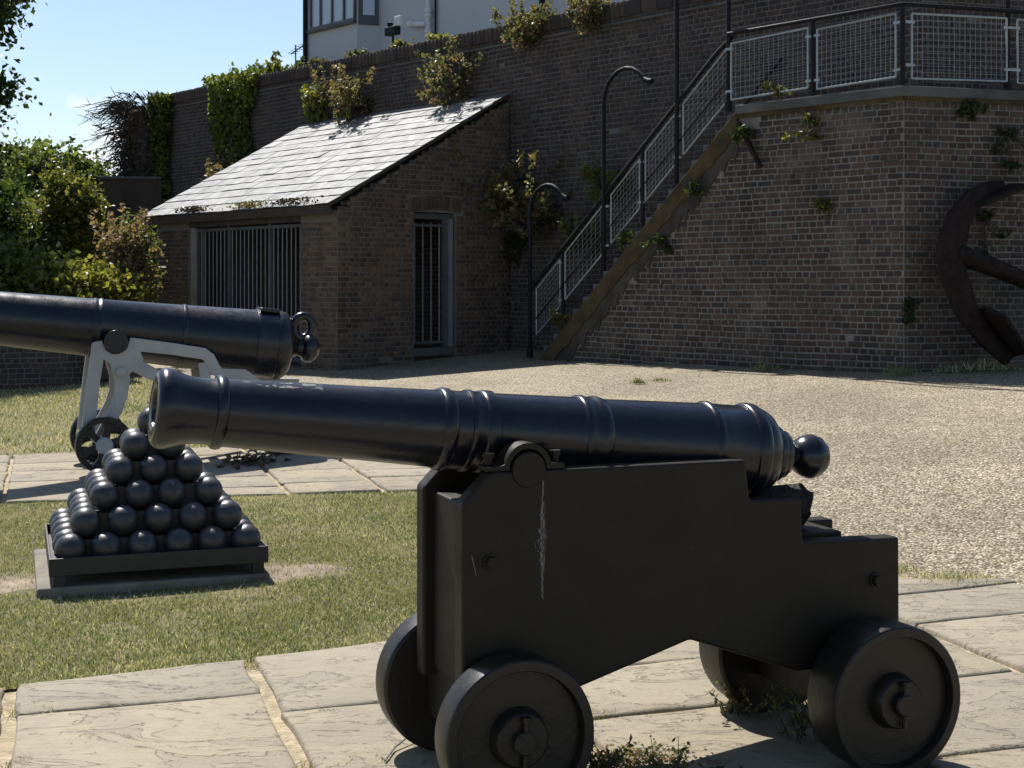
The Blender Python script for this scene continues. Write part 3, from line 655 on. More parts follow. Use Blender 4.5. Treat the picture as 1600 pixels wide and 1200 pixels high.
# ------------------------------------------------------------------ foliage tools
def leaf_mesh(name, P, size, mat, rg, out=None, tone=None, aspect=1.6, up=.3):
    n = len(P); nrm = rg.normal(0, 1, (n, 3)); nrm[:, 2] += up
    if out is not None: nrm += np.asarray(out) * 1.3
    nrm /= np.linalg.norm(nrm, axis=1)[:, None]; a = np.cross(nrm, rg.normal(0, 1, (n, 3))); a /= np.linalg.norm(a, axis=1)[:, None]; b = np.cross(nrm, a)
    s = (size * rg.uniform(.55, 1.35, n))[:, None] / 2; a *= s * aspect; b *= s; bend = nrm * s * .35
    V = np.stack([P - a, P - a * .1 - b + bend, P + a, P - a * .1 + b + bend], 1).reshape(-1, 3)
    i = np.arange(n)[:, None] * 4; F = np.concatenate([i + [0, 1, 2], i + [0, 2, 3]], 1).reshape(-1, 3)
    if tone is None: tone = rg.uniform(.02, .98, n)
    return np_mesh(name, V, F, mat, np.repeat(np.clip(tone, .02, .98), 2))
def clumps(blobs, rg, sub=.28, per=60):
    """points of leaf clumps scattered through ellipsoid blobs (x,y,z,rx,ry,rz,nclumps)"""
    P = []; T = []
    for x, y, z, rx, ry, rz, nc in blobs:
        d = rg.normal(0, 1, (nc, 3)); d /= np.linalg.norm(d, axis=1)[:, None]; rad = rg.uniform(.35, 1.0, nc)[:, None] ** .6
        c = np.array([x, y, z]) + d * rad * (rx, ry, rz) * rg.uniform(.85, 1.12, (nc, 1))
        for q in c:
            k = max(4, int(per * rg.uniform(.5, 1.4))); e = rg.normal(0, 1, (k, 3)) * sub * rg.uniform(.6, 1.2) * (1, 1, .7); P.append(q + e); T.append(np.clip(rg.uniform(.2, .8) + rg.normal(0, .15, k), 0, 1))
    return np.concatenate(P), np.concatenate(T)
def tree(name, label, loc, trunk_h, tr, blobs, mat, leaf, sub, per, seed, cat='tree', limbs=7, group=None):
    rg = np.random.default_rng(seed); o = thing(name, label, cat, loc, 0, group)
    t = MB(); top = np.array([rg.normal(0, .15), rg.normal(0, .15), trunk_h])
    t.tube([(0, 0, -.15), (top[0] * .3, top[1] * .3, trunk_h * .4), tuple(top)], [tr * 1.25, tr, tr * .7], 9)
    for k in range(limbs):
        bl = blobs[k % len(blobs)]; e = np.array(bl[:3]) + rg.normal(0, .35, 3) * np.array(bl[3:6]); s0 = top * rg.uniform(.55, 1); m = (s0 + e) / 2 + rg.normal(0, .12, 3) + (0, 0, .15)
        t.tube([tuple(s0), tuple(m), tuple(e)], [tr * .5, tr * .3, tr * .1], 6)
    t.build('trunk', M['bark'], o, smooth=60)
    P, T = clumps(blobs, rg, sub, int(per * 1.6)); new('crown', leaf_mesh('crown', P, leaf * .72, mat, rg, tone=T), o); return o
def shrub(name, label, loc, blobs, mat, leaf, sub, per, seed, cat='shrub', stems=6, group=None, tall=None, stem_mat='twig', droop=0):
    rg = np.random.default_rng(seed); o = thing(name, label, cat, loc, 0, group); P, T = clumps(blobs, rg, sub, per)
    if tall and tall[0] > 0:   # upright flower spikes
        n_, h0, h1, spread = tall; Q = []
        for k in range(n_):
            a = rg.uniform(0, 6.28); r_ = spread * math.sqrt(rg.random()); hh = rg.uniform(h0, h1); bx = np.array([math.cos(a) * r_, math.sin(a) * r_, 0]); m = 26
            t_ = rg.uniform(.55, 1, m)[:, None] ** .6; Q.append(bx * (.5 + .8 * t_) + t_ * (0, 0, hh) + rg.normal(0, .028, (m, 3)))
        Q = np.concatenate(Q); P = np.concatenate([P, Q]); T = np.concatenate([T, rg.uniform(.6, 1, len(Q))])
    new('foliage', leaf_mesh('foliage', P, leaf, mat, rg, tone=T), o)
    s_ = MB()
    for k in range(stems):
        e = P[int(rg.integers(0, len(P)))]; s_.tube([(0, 0, -.02), tuple(e * (.5, .5, .6) + rg.normal(0, .02, 3)), tuple(e)], [.012, .008, .003], 4)
    s_.build('stem', M[stem_mat], o); return o

# ------------------------------------------------------------------ left side: retaining wall, sign, trees and hedge
lw = thing('retaining_wall', 'low dark brick retaining wall in shade behind the large cannon', 'wall', (-5.75, 21.35, 0), 18.8)
MB().box(-9, .0, .0, .34, -.5, 1.22).build('masonry', M['mortar_dark'], lw)
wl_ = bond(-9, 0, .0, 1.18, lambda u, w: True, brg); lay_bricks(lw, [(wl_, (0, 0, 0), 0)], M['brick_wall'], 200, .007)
MB().box(-9.0, -.3, .35, 6, -.2, 1.10).build('soil_bank', M['soil'], lw)
sg = thing('information_board', 'small dark board with red panels standing against the low wall', 'sign', (-6.02, 20.95, float(gz(-6.02, 20.95))), 18.8)
MB().box(-.26, .26, 0, .04, .08, .50).build('board', M['timber'], sg, bevel=.006)
MB().box(-.20, -.02, -.008, 0, .18, .42).box(.02, .20, -.006, 0, .24, .42).build('panel', simple('red print', (.30, .05, .03), .6, .3, 20, 0), sg)
for x in (-.2, .17): MB().box(x, x + .03, .005, .035, -.1, .08).build('leg', M['timber'], sg)

for k, (px_, hw, dd, zz) in enumerate(((0, 2.2, 0, 0),)):
    pass
rg = np.random.default_rng(31)
# clipped bank of shrubs above the wall: separate bushes
for i, (x, y, rx, rz, mt, lb) in enumerate(((-9.4, 22.4, 1.0, .55, 'leaf_mid', 'rounded sunlit green bush above the low wall at the left picture edge'), (-8.1, 22.9, 1.05, .60, 'leaf_mid', 'broad glossy green bush above the low wall, left of the reddish shrub'), (-7.0, 23.2, .8, .38, 'leaf_yel', 'low yellow-green bush on the bank beside the reddish shrub'))):
    shrub('hedge_bush', lb, (x, y, 1.10), [(0, 0, rz * .75, rx, .8, rz, 210)], M[mt], .075, .17, 42, 40 + i, 'bush', 10, 'bushes above the low wall')
shrub('reddish_shrub', 'upright shrub with reddish seed heads left of the hut', (-6.55, 24.0, 1.0), [(0, 0, .55, .5, .45, .6, 90), (.1, 0, 1.0, .35, .35, .5, 50)], M['leaf_brown'], .055, .13, 40, 50, 'shrub', 14, tall=(26, 1.0, 1.9, .5))
tree('broadleaf_tree', 'dark leafy tree at the left edge reaching out of the picture', (-10.6, 25.5, .3), 4.2, .24, [(.25, 0, 2.5, 1.45, 1.6, 1.5, 170), (.35, 0, 6.5, 1.3, 1.3, 1.25, 130), (.35, 0, 4.6, 1.2, 1.2, .8, 70), (-1.2, 0, 6.2, 1.5, 1.4, 1.3, 100)], M['leaf_dark'], .115, .27, 62, 61)
tree('broadleaf_tree', 'hazy mid green tree standing furthest back on the left skyline', (-13.6, 38, .0), 3.0, .22, [(0, 0, 3.7, 1.9, 1.7, 1.5, 130), (-1.5, 0, 3.2, 1.6, 1.5, 1.6, 100)], M['leaf_mid'], .15, .30, 55, 62)
tree('broadleaf_tree', 'rounded sunlit tree left of the ivy covered pillar', (-10.6, 33.5, .0), 2.6, .2, [(-.1, 0, 3.75, 1.05, 1.1, .85, 110), (.9, 0, 3.0, 1.1, 1.0, .8, 80), (-.9, 0, 2.9, 1.0, 1.0, 1.1, 80)], M['leaf_mid'], .13, .24, 55, 63)
tree('broadleaf_tree', 'yellow-green small tree in front of the dark flank wall', (-8.55, 27.4, .6), 1.4, .1, [(0, 0, 2.35, .55, .6, .75, 90), (-.45, 0, 1.6, .8, .7, .7, 90), (.35, 0, 1.75, .5, .5, .45, 50), (-1.3, 0, 1.6, .8, .7, .6, 60)], M['leaf_olive'], .085, .15, 60, 64)
tree('broadleaf_tree', 'soft green tree mass between the left edge tree and the dark flank wall', (-11.3, 30.0, .2), 1.8, .14, [(0, 0, 2.6, 1.1, 1.0, 1.0, 110), (1.0, 0, 2.0, 1.0, .9, .9, 90), (.4, 0, 1.2, 1.3, .9, .8, 80), (1.9, 0, 1.5, .7, .7, .8, 60)], M['leaf_mid'], .10, .20, 60, 66)
shrub('dark_shrub', 'scrubby grey-green shrub in the shade of the dark flank wall', (-7.55, 28.6, .8), [(0, 0, 1.3, .45, .4, .8, 60), (.4, 0, .9, .5, .4, .7, 40)], M['leaf_mid'], .08, .16, 28, 65, 'shrub', 16)
# dark flank wall at the end of the curtain wall
fw = thing('flank_wall', 'dark shaded brick wall with flat top beyond the ivy pillar', 'wall', tuple(on_wall(-12.3, .2, 0)), -170)
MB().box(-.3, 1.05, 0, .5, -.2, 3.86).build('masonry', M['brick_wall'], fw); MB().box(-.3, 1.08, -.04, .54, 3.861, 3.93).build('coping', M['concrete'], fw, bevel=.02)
bb = thing('buttress', 'short sloping brick buttress beside the far end of the hut', 'buttress', tuple(on_wall(-9.6, 0, 0)), YA)
MB().add([(0, -.9, 0), (.5, -.9, 0), (.5, 0, 0), (0, 0, 0), (0, -.35, 3.0), (.5, -.35, 3.0), (.5, -.02, 3.3), (0, -.02, 3.3)], [(3, 2, 1, 0), (4, 5, 6, 7), (0, 1, 5, 4), (1, 2, 6, 5), (2, 3, 7, 6), (3, 0, 4, 7)]).build('masonry', M['brick_wall'], bb)
# pillar at the wall end, swathed in dead ivy
pi = thing('ivy_pillar', 'round-topped wall end pillar swathed in dead ivy stems', 'pillar', tuple(on_wall(-12.75, -.1, 0)), YA)
pb = MB(); pb.lathe([(-.2, .62), (1.5, .64), (3.2, .60), (4.6, .58), (5.45, .56), (5.6, .40), (5.65, 0)], 14, 'z'); pb.build('masonry', M['brick_wall'], pi, smooth=50)
rg = np.random.default_rng(71); st = MB()
for k in range(110):
    a = rg.uniform(0, 6.28); z = rg.uniform(1.2, 4.5); r0 = .63; st.tube([(math.cos(a + q * .05 * rg.normal()) * (r0 + .02 * q), math.sin(a + q * .05 * rg.normal()) * (r0 + .02 * q), min(5.6, z + q * .3)) for q in range(4)], [.018, .015, .012, .008], 4)
tw = MB()
for k in range(520):
    a = rg.normal(math.pi, .9) if k < 380 else rg.uniform(0, 6.28); z = rg.uniform(3.9, 5.6) if k < 380 else rg.uniform(5.4, 5.8); L = rg.uniform(.35, 1.15) * (.5 if k >= 380 else (z - 3.2) / 2.4); dx = math.cos(a); dy = math.sin(a); e = rg.normal(0, .07, 3)
    up_ = rg.uniform(.05, .55); p0 = (dx * .55, dy * .55, z); p1 = (dx * (.55 + L * .5), dy * (.55 + L * .5), z + up_ * L * .55); p2 = (dx * (.55 + L) + e[0], dy * (.55 + L) + e[1], z + up_ * L * .4 - rg.uniform(0, .35) * L)
    tw.tube([p0, p1, p2], [.018, .014, .007], 3)
    for q in range(3):
        t_ = rg.uniform(.4, 1); c = Vector(p1).lerp(Vector(p2), t_); tw.tube([c, c + Vector(rg.normal(0, .10, 3)) + Vector((dx * .12, dy * .12, -.03))], [.010, .004], 3)
st.build('ivy_stem', M['twig'], pi); kind(tw.build('dead_twigs', M['twig'], pi), 'stuff')
P = np.array([(math.cos(a) * .68, math.sin(a) * .68, z) for a, z in zip(rg.uniform(0, 6.28, 4200), rg.uniform(2.0, 5.7, 4200))]) + rg.normal(0, .08, (4200, 3)); kind(new('dead_leaves', leaf_mesh('dead_leaves', P, .07, M['leaf_dead'], rg), pi), 'stuff')

# ------------------------------------------------------------------ plants on the walls
def ivy(label, u0, u1, w0, w1, n, mat, seed, taper=.5, leaf=.095):
    rg = np.random.default_rng(seed); c = on_wall((u0 + u1) / 2, 0, w0); o = thing('ivy', label, 'ivy', tuple(c), YA, 'ivy on the fortress wall')
    t = rg.random(n) ** .8; hw = (u1 - u0) / 2; half = hw * (1 - taper * (1 - t)); uu = rg.uniform(-1, 1, n) * half + .12 * hw * np.sin(t * 9)
    P = np.stack([uu, -(.04 + .34 * rg.random(n) ** .7 * (1 - (uu / (hw + .01)) ** 2 * .7) * (.35 + .65 * t)), t * (w1 - w0)], 1)
    P[:, 2] += .05 * np.sin(uu * 14); new('foliage', leaf_mesh('foliage', P, leaf, M[mat], rg, out=(0, -1, -.15), aspect=1.15, tone=np.clip(.25 + .5 * t + rg.normal(0, .2, n), 0, 1)), o)
    s_ = MB()
    for k in range(8): x = rg.uniform(-hw * .5, hw * .5); s_.tube([(x, -.015, 0), (x + rg.normal(0, .05), -.02, (w1 - w0) * .5), (x + rg.normal(0, .12), -.02, (w1 - w0) * .9)], .010, 4)
    s_.build('stem', M['twig'], o)
ivy('broad curtain of bright ivy hanging from the wall top left of the hut roof', -9.75, -7.85, 3.9, 5.90, 2600, 'leaf_ivy', 81, .35)
ivy('dark narrow ivy curtain next to the dead-ivy pillar', -12.4, -11.5, 3.0, 5.80, 1900, 'leaf_ivy', 82, .3)
ivy('small yellow-green ivy spray above the hut roof edge', -5.95, -5.25, 4.50, 5.35, 420, 'leaf_yel', 83, -.2, .08)
def wshrub(label, u, out, w, s, mat, seed, nm='valerian_plant', flat=1.0, tallk=1.0, per=40, grp='plants rooted in the fortress wall', leaf=.047):
    return shrub(nm, label, tuple(on_wall(u, out, w)), [(0, 0, .25 * s, .40 * s * flat, .32 * s, .25 * s, int(26 * s) + 8), (.1 * s, 0, .5 * s, .36 * s * flat, .32 * s, .30 * s, int(14 * s) + 5)], M[mat], leaf, .065, int(per * .62), seed, 'plant', 10, grp, tall=(int(34 * tallk), .5 * s, 1.1 * s, .50 * s * flat))
wshrub('bushy brown-flowered plant above the middle of the hut roof', -4.15, .30, 4.50, 1.05, 'leaf_brown', 91, flat=1.2)
wshrub('bushy brown-flowered plant above the upper right of the hut roof', -1.25, .28, 4.58, 1.05, 'leaf_brown', 92, flat=1.1)
wshrub('large dry flowering clump on the wall top below the white house', .55, .15, 5.36, .72, 'leaf_brown', 93, flat=1.2)
wshrub('smaller dry clump on the wall top at the end of the white house', 2.0, .12, 5.46, .48, 'leaf_brown', 94, flat=1.1)
wshrub('wide leafy bush on the wall between the hut and the first lamp', .55, .35, 2.55, 1.1, 'leaf_brown', 95, 'wall_bush', 1.5, .8, 34, leaf=.055)
wshrub('yellow-green bush behind the shortest lamp hook', .95, .45, 2.35, .8, 'leaf_brown', 96, 'wall_bush', 1.6, .8, leaf=.055)
wshrub('grey-green tuft behind the stair railing beside the halfway lamp', 2.55, .25, 2.75, .65, 'leaf_mid', 97, 'wall_bush', 1.1, .5)
wshrub('leafy tuft behind the stair mesh near the halfway lamp base', 2.0, .3, 2.0, .6, 'leaf_mid', 98, 'wall_bush', 1.2, .4)
wshrub('dark ivy clump in the angle between hut and wall', .25, .1, 1.9, 1.0, 'leaf_dark', 99, 'wall_bush', .6, 0, 22)
wshrub('brown-stemmed plant low on the wall left of the hut roof', -8.6, .25, 3.35, .8, 'leaf_brown', 100, flat=1.0)
wshrub('pale green plant just above the left slope of the hut roof', -7.7, .3, 3.4, .7, 'leaf_yel', 101, 'wall_bush', 1.2, .3)
for i, (u, w, s, lb) in enumerate(((-11.0, 5.75, .9, 'leafy shrub top behind the wall right of the pillar'), (-9.9, 5.85, 1.0, 'taller leafy shrub top behind the wall above the ivy curtain'), (-8.45, 5.7, .85, 'rounded grey-green shrub top behind the wall near the aerial'))):
    shrub('wall_top_shrub', lb, tuple(on_wall(u, -1.4, w - .4)), [(0, 0, .45, .75 * s, .5, .42 * s, 75), (.5, 0, .5, .4, .4, .35, 30)], M['leaf_mid'], .08, .14, 36, 110 + i, 'shrub', 8, 'shrubs behind the fortress wall', tall=(14, .6, 1.2, .7))
for i, (u, s, lb) in enumerate(((-4.7, .17, 'small dry weeds on the wall top left of the floodlight'), (-3.30, .15, 'small dry weeds on the wall top right of the floodlight'), (-6.0, .16, 'yellow weeds on the wall top below the house corner'), (-2.2, .13, 'sparse dry weeds on the wall top below the white pipe'))):
    wshrub(lb, u, -.25, WT - .02, s, 'leaf_yel' if i % 2 else 'leaf_brown', 120 + i, 'wall_weed', 2.2, .35, 7)
# tufts on bastion and stair
def tuft(label, P, s, mat, seed, droop=.8, per=22, nm='wall_tuft'):
    rg = np.random.default_rng(seed + 500); bl = [(0, 0, 0, .12 * s, .07 * s, .08 * s, int(8 * s) + 4)]
    for k in range(5):
        f = rg.uniform(.3, 1); bl.append((rg.normal(0, .15 * s), rg.uniform(-.06, .02), -droop * f * .30 * s + rg.normal(0, .07 * s), rg.uniform(.03, .11) * s, .05 * s, rg.uniform(.03, .09) * s, int(rg.integers(2, 6))))
    shrub(nm, label, tuple(P), bl, M[mat], .030, .030, int(per * .8), seed, 'plant', 9, 'tufts on the bastion')
tuft('yellow-flecked tuft hanging under the slab between the first two walkway panels', on_bast(-1.28, .08, 3.56), 1.0, 'leaf_olive', 131)
tuft('small lone tuft in the middle of the bastion bricks', on_bast(-1.1, .04, 2.55), .5, 'leaf_olive', 132)
tuft('fern tuft under the slab right of the bastion corner', on_right(.85, .08, 3.66), .6, 'leaf_dark', 133)
tuft('dark hanging weed at the upper right of the bastion', on_right(1.35, .08, 3.35), .9, 'leaf_dark', 134, 1.6)
tuft('thin weed on the bastion corner above the ground', on_right(.05, .05, 1.32), .6, 'leaf_dark', 135)
tuft('dark weed behind the upper arm of the anchor', on_right(1.02, .08, 2.35), .9, 'leaf_dark', 136, 2)
tuft('green tuft under the slab at the head of the stairs', on_bast(-2.28, .10, 3.50), .7, 'leaf_dark', 137)
tuft('dark tuft high on the ochre stair flank', on_bast(-3.1, .12, 2.85), .6, 'leaf_dark', 138)
tuft('dark tuft midway on the ochre stair flank', on_bast(-3.75, .10, 2.15), .75, 'leaf_dark', 139)
tuft('yellowish weed on the stair flank beside the lowest panel', on_bast(-5.75, .05, .98), .8, 'leaf_olive', 140, -.3)
tuft('white-flowered weed on the walkway slab behind the first mesh panel', on_bast(-1.85, -.05, 3.95), .5, 'leaf_olive', 141, -.5)
tuft('leafy weeds sprouting on the steps beside the second panel', on_bast(-4.6, -.10, 2.05), .8, 'leaf_mid', 142, -.5)

# ------------------------------------------------------------------ house behind the wall
hs = thing('white_house', 'white rendered house with bay window behind the fortress wall', 'house', MO, YA)
bay = [(-11.48, 3.5), (-9.33, 3.5), (-9.12, 4.0), (5.5, 4.0), (5.5, 10.0), (-11.48, 10.0)]
MB().prism(bay, 3.5, 13.0, 'z').build('wall', M['white'], hs)
wz0, wz1 = 7.62, 9.6
sill = MB().box(-11.30, -9.34, 3.40, 3.52, wz0 - .09, wz0 - .02); sill.build('sill', M['frame'], hs, bevel=.01)
fr = MB().box(-11.22, -9.36, 3.44, 3.499, wz0 - .02, wz0 + .04)
xs_ = [-11.22, -10.80, -10.32, -9.83, -9.40]
for x in xs_: fr.box(x, x + .05, 3.435, 3.499, wz0 + .04, wz1)
win = fr.build('window_frame', M['winframe'], hs)
for x0, x1 in zip(xs_, xs_[1:]): MB().box(x0 + .052, x1 - .002, 3.475, 3.497, wz0 + .042, wz1).build('pane', M['glass'], win)
sd_ = new('side_window', None, hs, (-9.33, 3.5, 0), math.atan2(.5, .21))
MB().box(.03, .51, -.03, -.002, wz0 - .12, wz1).build('side_frame', M['winframe'], sd_); MB().box(.13, .40, -.05, -.032, wz0 + .1, wz1).build('pane', M['glass'], sd_)
MB().tube([(-11.42, 3.44, 4.0), (-11.42, 3.44, 13)], .055, 8).build('drainpipe', M['post'], hs, smooth=60)
dp = MB().tube([(-7.17, 3.9, 4.0), (-7.17, 3.9, 13)], .06, 10); 
for z in (7.0, 7.1, 7.45, 7.55): dp.lathe([(z - .04, .085), (z + .04, .085)], 12, 'z', (-7.17, 3.9, 0))
dp.build('soil_pipe', M['pipe'], hs, smooth=50)
MB().tube([(-7.75, 3.85, 7.33), (-7.2, 3.85, 7.26)], .062, 10).lathe([(-7.80, .08), (-7.66, .08)], 12, 'x', (0, 3.85, 7.33)).build('waste_pipe', M['pipe'], hs, smooth=50)
MB().tube([(-6.98, 3.95, 4.0), (-6.98, 3.95, 13)], .025, 6).build('cable', M['post'], hs, smooth=60)
MB().tube([(-3.45, 3.9, 4.0), (-3.45, 3.9, 13)], .06, 8).build('drainpipe', M['post'], hs, smooth=60)
MB().box(-11.78, -11.50, 6.2, 9.9, 3.5, 9.4).build('side_wall', M['jamb'], hs)
# floodlight on the wall top
fl_ = thing('floodlight', 'small black floodlight with white box on the wall top', 'floodlight', tuple(on_wall(-3.62, -.30, WT + .10)), YA)
MB().tube([(0, 0, -.14), (0, 0, .26)], .022, 8).build('stem', M['post'], fl_); MB().box(-.17, .17, -.08, .06, .22, .38).build('lamp_head', M['post'], fl_, bevel=.02)
MB().box(.0, .17, .02, .10, .385, .58).build('sensor_box', M['pipe'], fl_, bevel=.02); MB().lathe([(0, 0), (.02, .05), (.08, .06), (.1, 0)], 12, 'z', (-.09, 0, .385)).build('camera_dome', M['post'], fl_, smooth=50)
ae = thing('tv_aerial', 'thin television aerial on a far chimney beside the white house', 'aerial', tuple(on_wall(-11.15, -3, 5.55)), YA)
MB().tube([(0, 0, .4), (0, 0, 1.65)], .018, 6).build('mast', M['post'], ae); a_ = MB().bar((-.2, 0, 1.45), (.45, 0, 1.62), .02, .02)
for k in range(5): a_.bar((-.15 + k * .13, -.12, 1.463 + k * .034), (-.15 + k * .13, .12, 1.463 + k * .034), .012, .012)
a_.build('boom', M['post'], ae); MB().box(-.05, .35, -.2, .2, .0, 1.02).lathe([(1.02, .11), (1.25, .09)], 10, 'z', (.15, 0, 0)).build('chimney', M['timber'], ae)

# ------------------------------------------------------------------ anchor
an = thing('ship_anchor', 'huge rusty ship anchor lying on its side against the bastion', 'anchor', tuple(on_right(0, .55, 0)), YB)
arc = [(1.12, 2.70), (.92, 2.65), (.71, 2.53), (.50, 2.30), (.37, 1.98), (.37, 1.66), (.53, 1.22), (.75, .93), (1.02, .68)]
wd = [.06, .09, .115, .14, .16, .15, .13, .105, .075]
b = MB(); V = []; n = len(arc)
for i, ((u, w), t) in enumerate(zip(arc, wd)):
    p = Vector((u, 0, w)); a_ = Vector((arc[max(i - 1, 0)][0], 0, arc[max(i - 1, 0)][1])); c_ = Vector((arc[min(i + 1, n - 1)][0], 0, arc[min(i + 1, n - 1)][1])); tg = (c_ - a_).normalized(); nn = Vector((tg.z, 0, -tg.x))
    lean = (w - .6) * .12
    for sx_, sy_ in ((-1, -.5), (-.4, -1), (.4, -1), (1, -.5), (1, .5), (.4, 1), (-.4, 1), (-1, .5)): V.append(p + nn * t * sx_ + Vector((0, sy_ * t * .75 + lean, 0)))
b.add(V, [(i * 8 + k, i * 8 + (k + 1) % 8, (i + 1) * 8 + (k + 1) % 8, (i + 1) * 8 + k) for i in range(n - 1) for k in range(8)] + [tuple(range(8)), tuple(range((n - 1) * 8, n * 8))])
b.build('arms', M['rust'], an, smooth=45)
MB().tube([(.40, .12, 1.90), (.9, .10, 1.74), (1.6, .08, 1.48), (3.1, .02, .92)], [.12, .11, .095, .08], 8).build('shank', M['rust'], an, smooth=45)
def fluke(c, ax, nm):
    b = MB(); P = [(-.28, -.30), (.26, -.34), (.34, 0), (.26, .34), (-.28, .30), (-.42, 0)]
    ax = Vector(ax).normalized(); sd = Vector((0, 1, 0)); up = ax.cross(sd).normalized(); c = Vector(c)
    V = [c + ax * x + sd * y + up * h for h in (-.025, .025) for x, y in P]; b.add(V, [(5, 4, 3, 2, 1, 0), (6, 7, 8, 9, 10, 11)] + [(i, (i + 1) % 6, (i + 1) % 6 + 6, i + 6) for i in range(6)]); b.build(nm, M['rust'], an, bevel=.01)
fluke((.92, .02, .98), (.45, .1, -.55), 'fluke'); fluke((1.0, .26, 2.58), (.6, 0, .25), 'fluke')
MB().tube([(3.0, -.9, .95), (3.0, .35, .97)], [.05, .08], 8).build('stock', M['rust'], an, smooth=45)
rgp = [(3.25 + .14 * math.cos(2 * math.pi * k / 16), .02, .87 + .14 * math.sin(2 * math.pi * k / 16)) for k in range(17)]; MB().tube(rgp, .025, 6, False).build('ring', M['rust'], an, smooth=45)

# ------------------------------------------------------------------ near cannon
can = thing('cannon', 'black cannon with ringed barrel on a low dark wooden naval carriage in front', 'cannon', (.03, 4.2, 0), 21)
prof = [(-1.0, .0), (-1.0, .05), (-1.02, .056), (-1.024, .062), (-1.026, .095), (-1.022, .108), (-1.012, .117), (-1.0, .121), (-.985, .1195), (-.965, .113), (-.945, .1065), (-.918, .1005), (-.89, .0985), (-.865, .099), (-.853, .1005), (-.850, .107), (-.845, .1105), (-.835, .1125), (-.825, .1105), (-.820, .107), (-.818, .1025), (-.80, .1025), (-.4, .1145), (-.152, .1225), (-.150, .1265), (-.142, .1305), (-.13, .132), (-.118, .1305), (-.110, .1265), (-.108, .1245), (-.062, .1255), (-.060, .1295), (-.052, .1325), (-.044, .1325), (-.038, .1285), (-.012, .1285), (-.008, .1325), (.0, .135), (.012, .135), (.028, .134), (.034, .1275), (.06, .128), (.325, .1375), (.328, .1415), (.336, .1455), (.346, .1455), (.354, .142), (.378, .142), (.384, .1455), (.392, .147), (.402, .1455), (.414, .143), (.42, .1385), (.78, .1535), (.795, .154), (.798, .158), (.806, .162), (.816, .162), (.826, .158), (.83, .1565), (.86, .1565), (.862, .1555), (.95, .1575), (.953, .163), (.962, .167), (.975, .1685), (.99, .167), (1.0, .162), (1.003, .158), (1.02, .1545), (1.045, .142), (1.063, .124), (1.070, .108), (1.073, .1), (1.10, .098), (1.108, .092), (1.110, .086), (1.13, .083), (1.142, .072), (1.146, .06), (1.155, .046), (1.17, .036), (1.178, .036), (1.185, .048), (1.20, .062), (1.215, .0705), (1.232, .0745), (1.24, .0775), (1.248, .0775), (1.256, .0745), (1.275, .070), (1.295, .054), (1.31, .03), (1.315, 0)]
br_ = MB().lathe([(u - .08, r_) for u, r_ in prof], 64, 'x', cap=False).build('barrel', M['gun'], can, smooth=38, loc=(.08, .385, 1.1035)); br_.rotation_euler = (0, math.atan(.1087), 0)
MB().lathe([(-.995, .0), (-.995, .055), (-.6, .054), (-.6, 0)][::-1], 24, 'x', (-.08, 0, 0)).build('bore', M['log'], br_)
MB().box(.68, .72, -.02, .02, .147, .152).build('vent', M['gun_plain'], br_)
MB().tube([(.08, .142, 1.016), (.08, .628, 1.016)], .055, 28).build('trunnion', M['carriage'], can, smooth=40, bevel=.003)
cheek = [(-.136, .30), (.16, .30), (.641, .441), (1.04, .30), (1.446, .30), (1.444, .72), (1.062, .728), (1.056, .873), (.860, .878), (.845, 1.012), (-.043, 1.014), (-.136, .918)]
for v0, v1 in ((.15, .225), (.545, .62)): MB().prism(cheek, v0, v1).build('cheek', M['carriage'], can, bevel=.009)
MB().box(-.10, .0, .2255, .5445, .33, .905).build('transom', M['carriage'], can, bevel=.006)
MB().box(.86, 1.30, .2255, .5445, .60, .70).build('stool_bed', M['carriage'], can, bevel=.006)
lg = MB(); lg.tube([(.90, .37, .80), (1.00, .375, .812), (1.10, .38, .822), (1.20, .385, .815), (1.215, .385, .81)], [.060, .072, .070, .074, .05], 12)
lo_ = lg.build('quoin_log', M['log'], can, smooth=40)
for v in lo_.data.vertices: h = math.sin(v.co.x * 57 + v.co.z * 91) * .007 + math.sin(v.co.y * 130 + v.co.x * 23) * .006; v.co.z += h; v.co.x += h * .8
MB().prism([(1.02, .70), (1.28, .70), (1.28, .735), (1.02, .74)], .25, .52).build('quoin_board', M['carriage'], can, bevel=.004)
for k, (u, R_, zc, vn, vf, tk) in enumerate(((0.0, .238, .238, 0.0, .77, .118), (1.272, .246, .236, -.085, .815, .165))):
    MB().box(u - .09, u + .10, vn + tk + .005, vf - tk - .005, zc - .09, .345).build('axletree', M['carriage'], can, bevel=.008)
    for side in (0, 1):
        w_ = new('wheel', None, can, (u, vn if side == 0 else vf, zc), 0 if side == 0 else math.pi)
        MB().lathe([(tk, .0), (tk, R_ - .012), (tk - .008, R_ - .002), (tk - .018, R_), (.015, R_), (.004, R_ - .003), (0, R_ - .008), (0, R_ - .034), (.004, R_ - .037), (.034, R_ - .040), (.036, .08), (.036, 0)], 56, 'y', cap=False).build('disc', M['wheelpaint'], w_, smooth=32)
        MB().lathe([(.036, .092), (.028, .088), (-.006, .082), (-.012, .076), (-.012, .0)], 36, 'y', cap=False).build('hub', M['wheelpaint'], w_, smooth=35)
        MB().lathe([(0, .036), (-.034, .036), (-.040, .031), (-.040, 0)], 22, 'y', cap=False).build('axle_end', M['wheelpaint'], w_, smooth=35)
        MB().tube([(.004, -.027, .070), (.0, -.027, -.075)], .0085, 8).lathe([(.055, .014), (.07, .014)], 10, 'z', (.004, -.027, .005)).build('linchpin', M['wheelpaint'], w_, smooth=50)
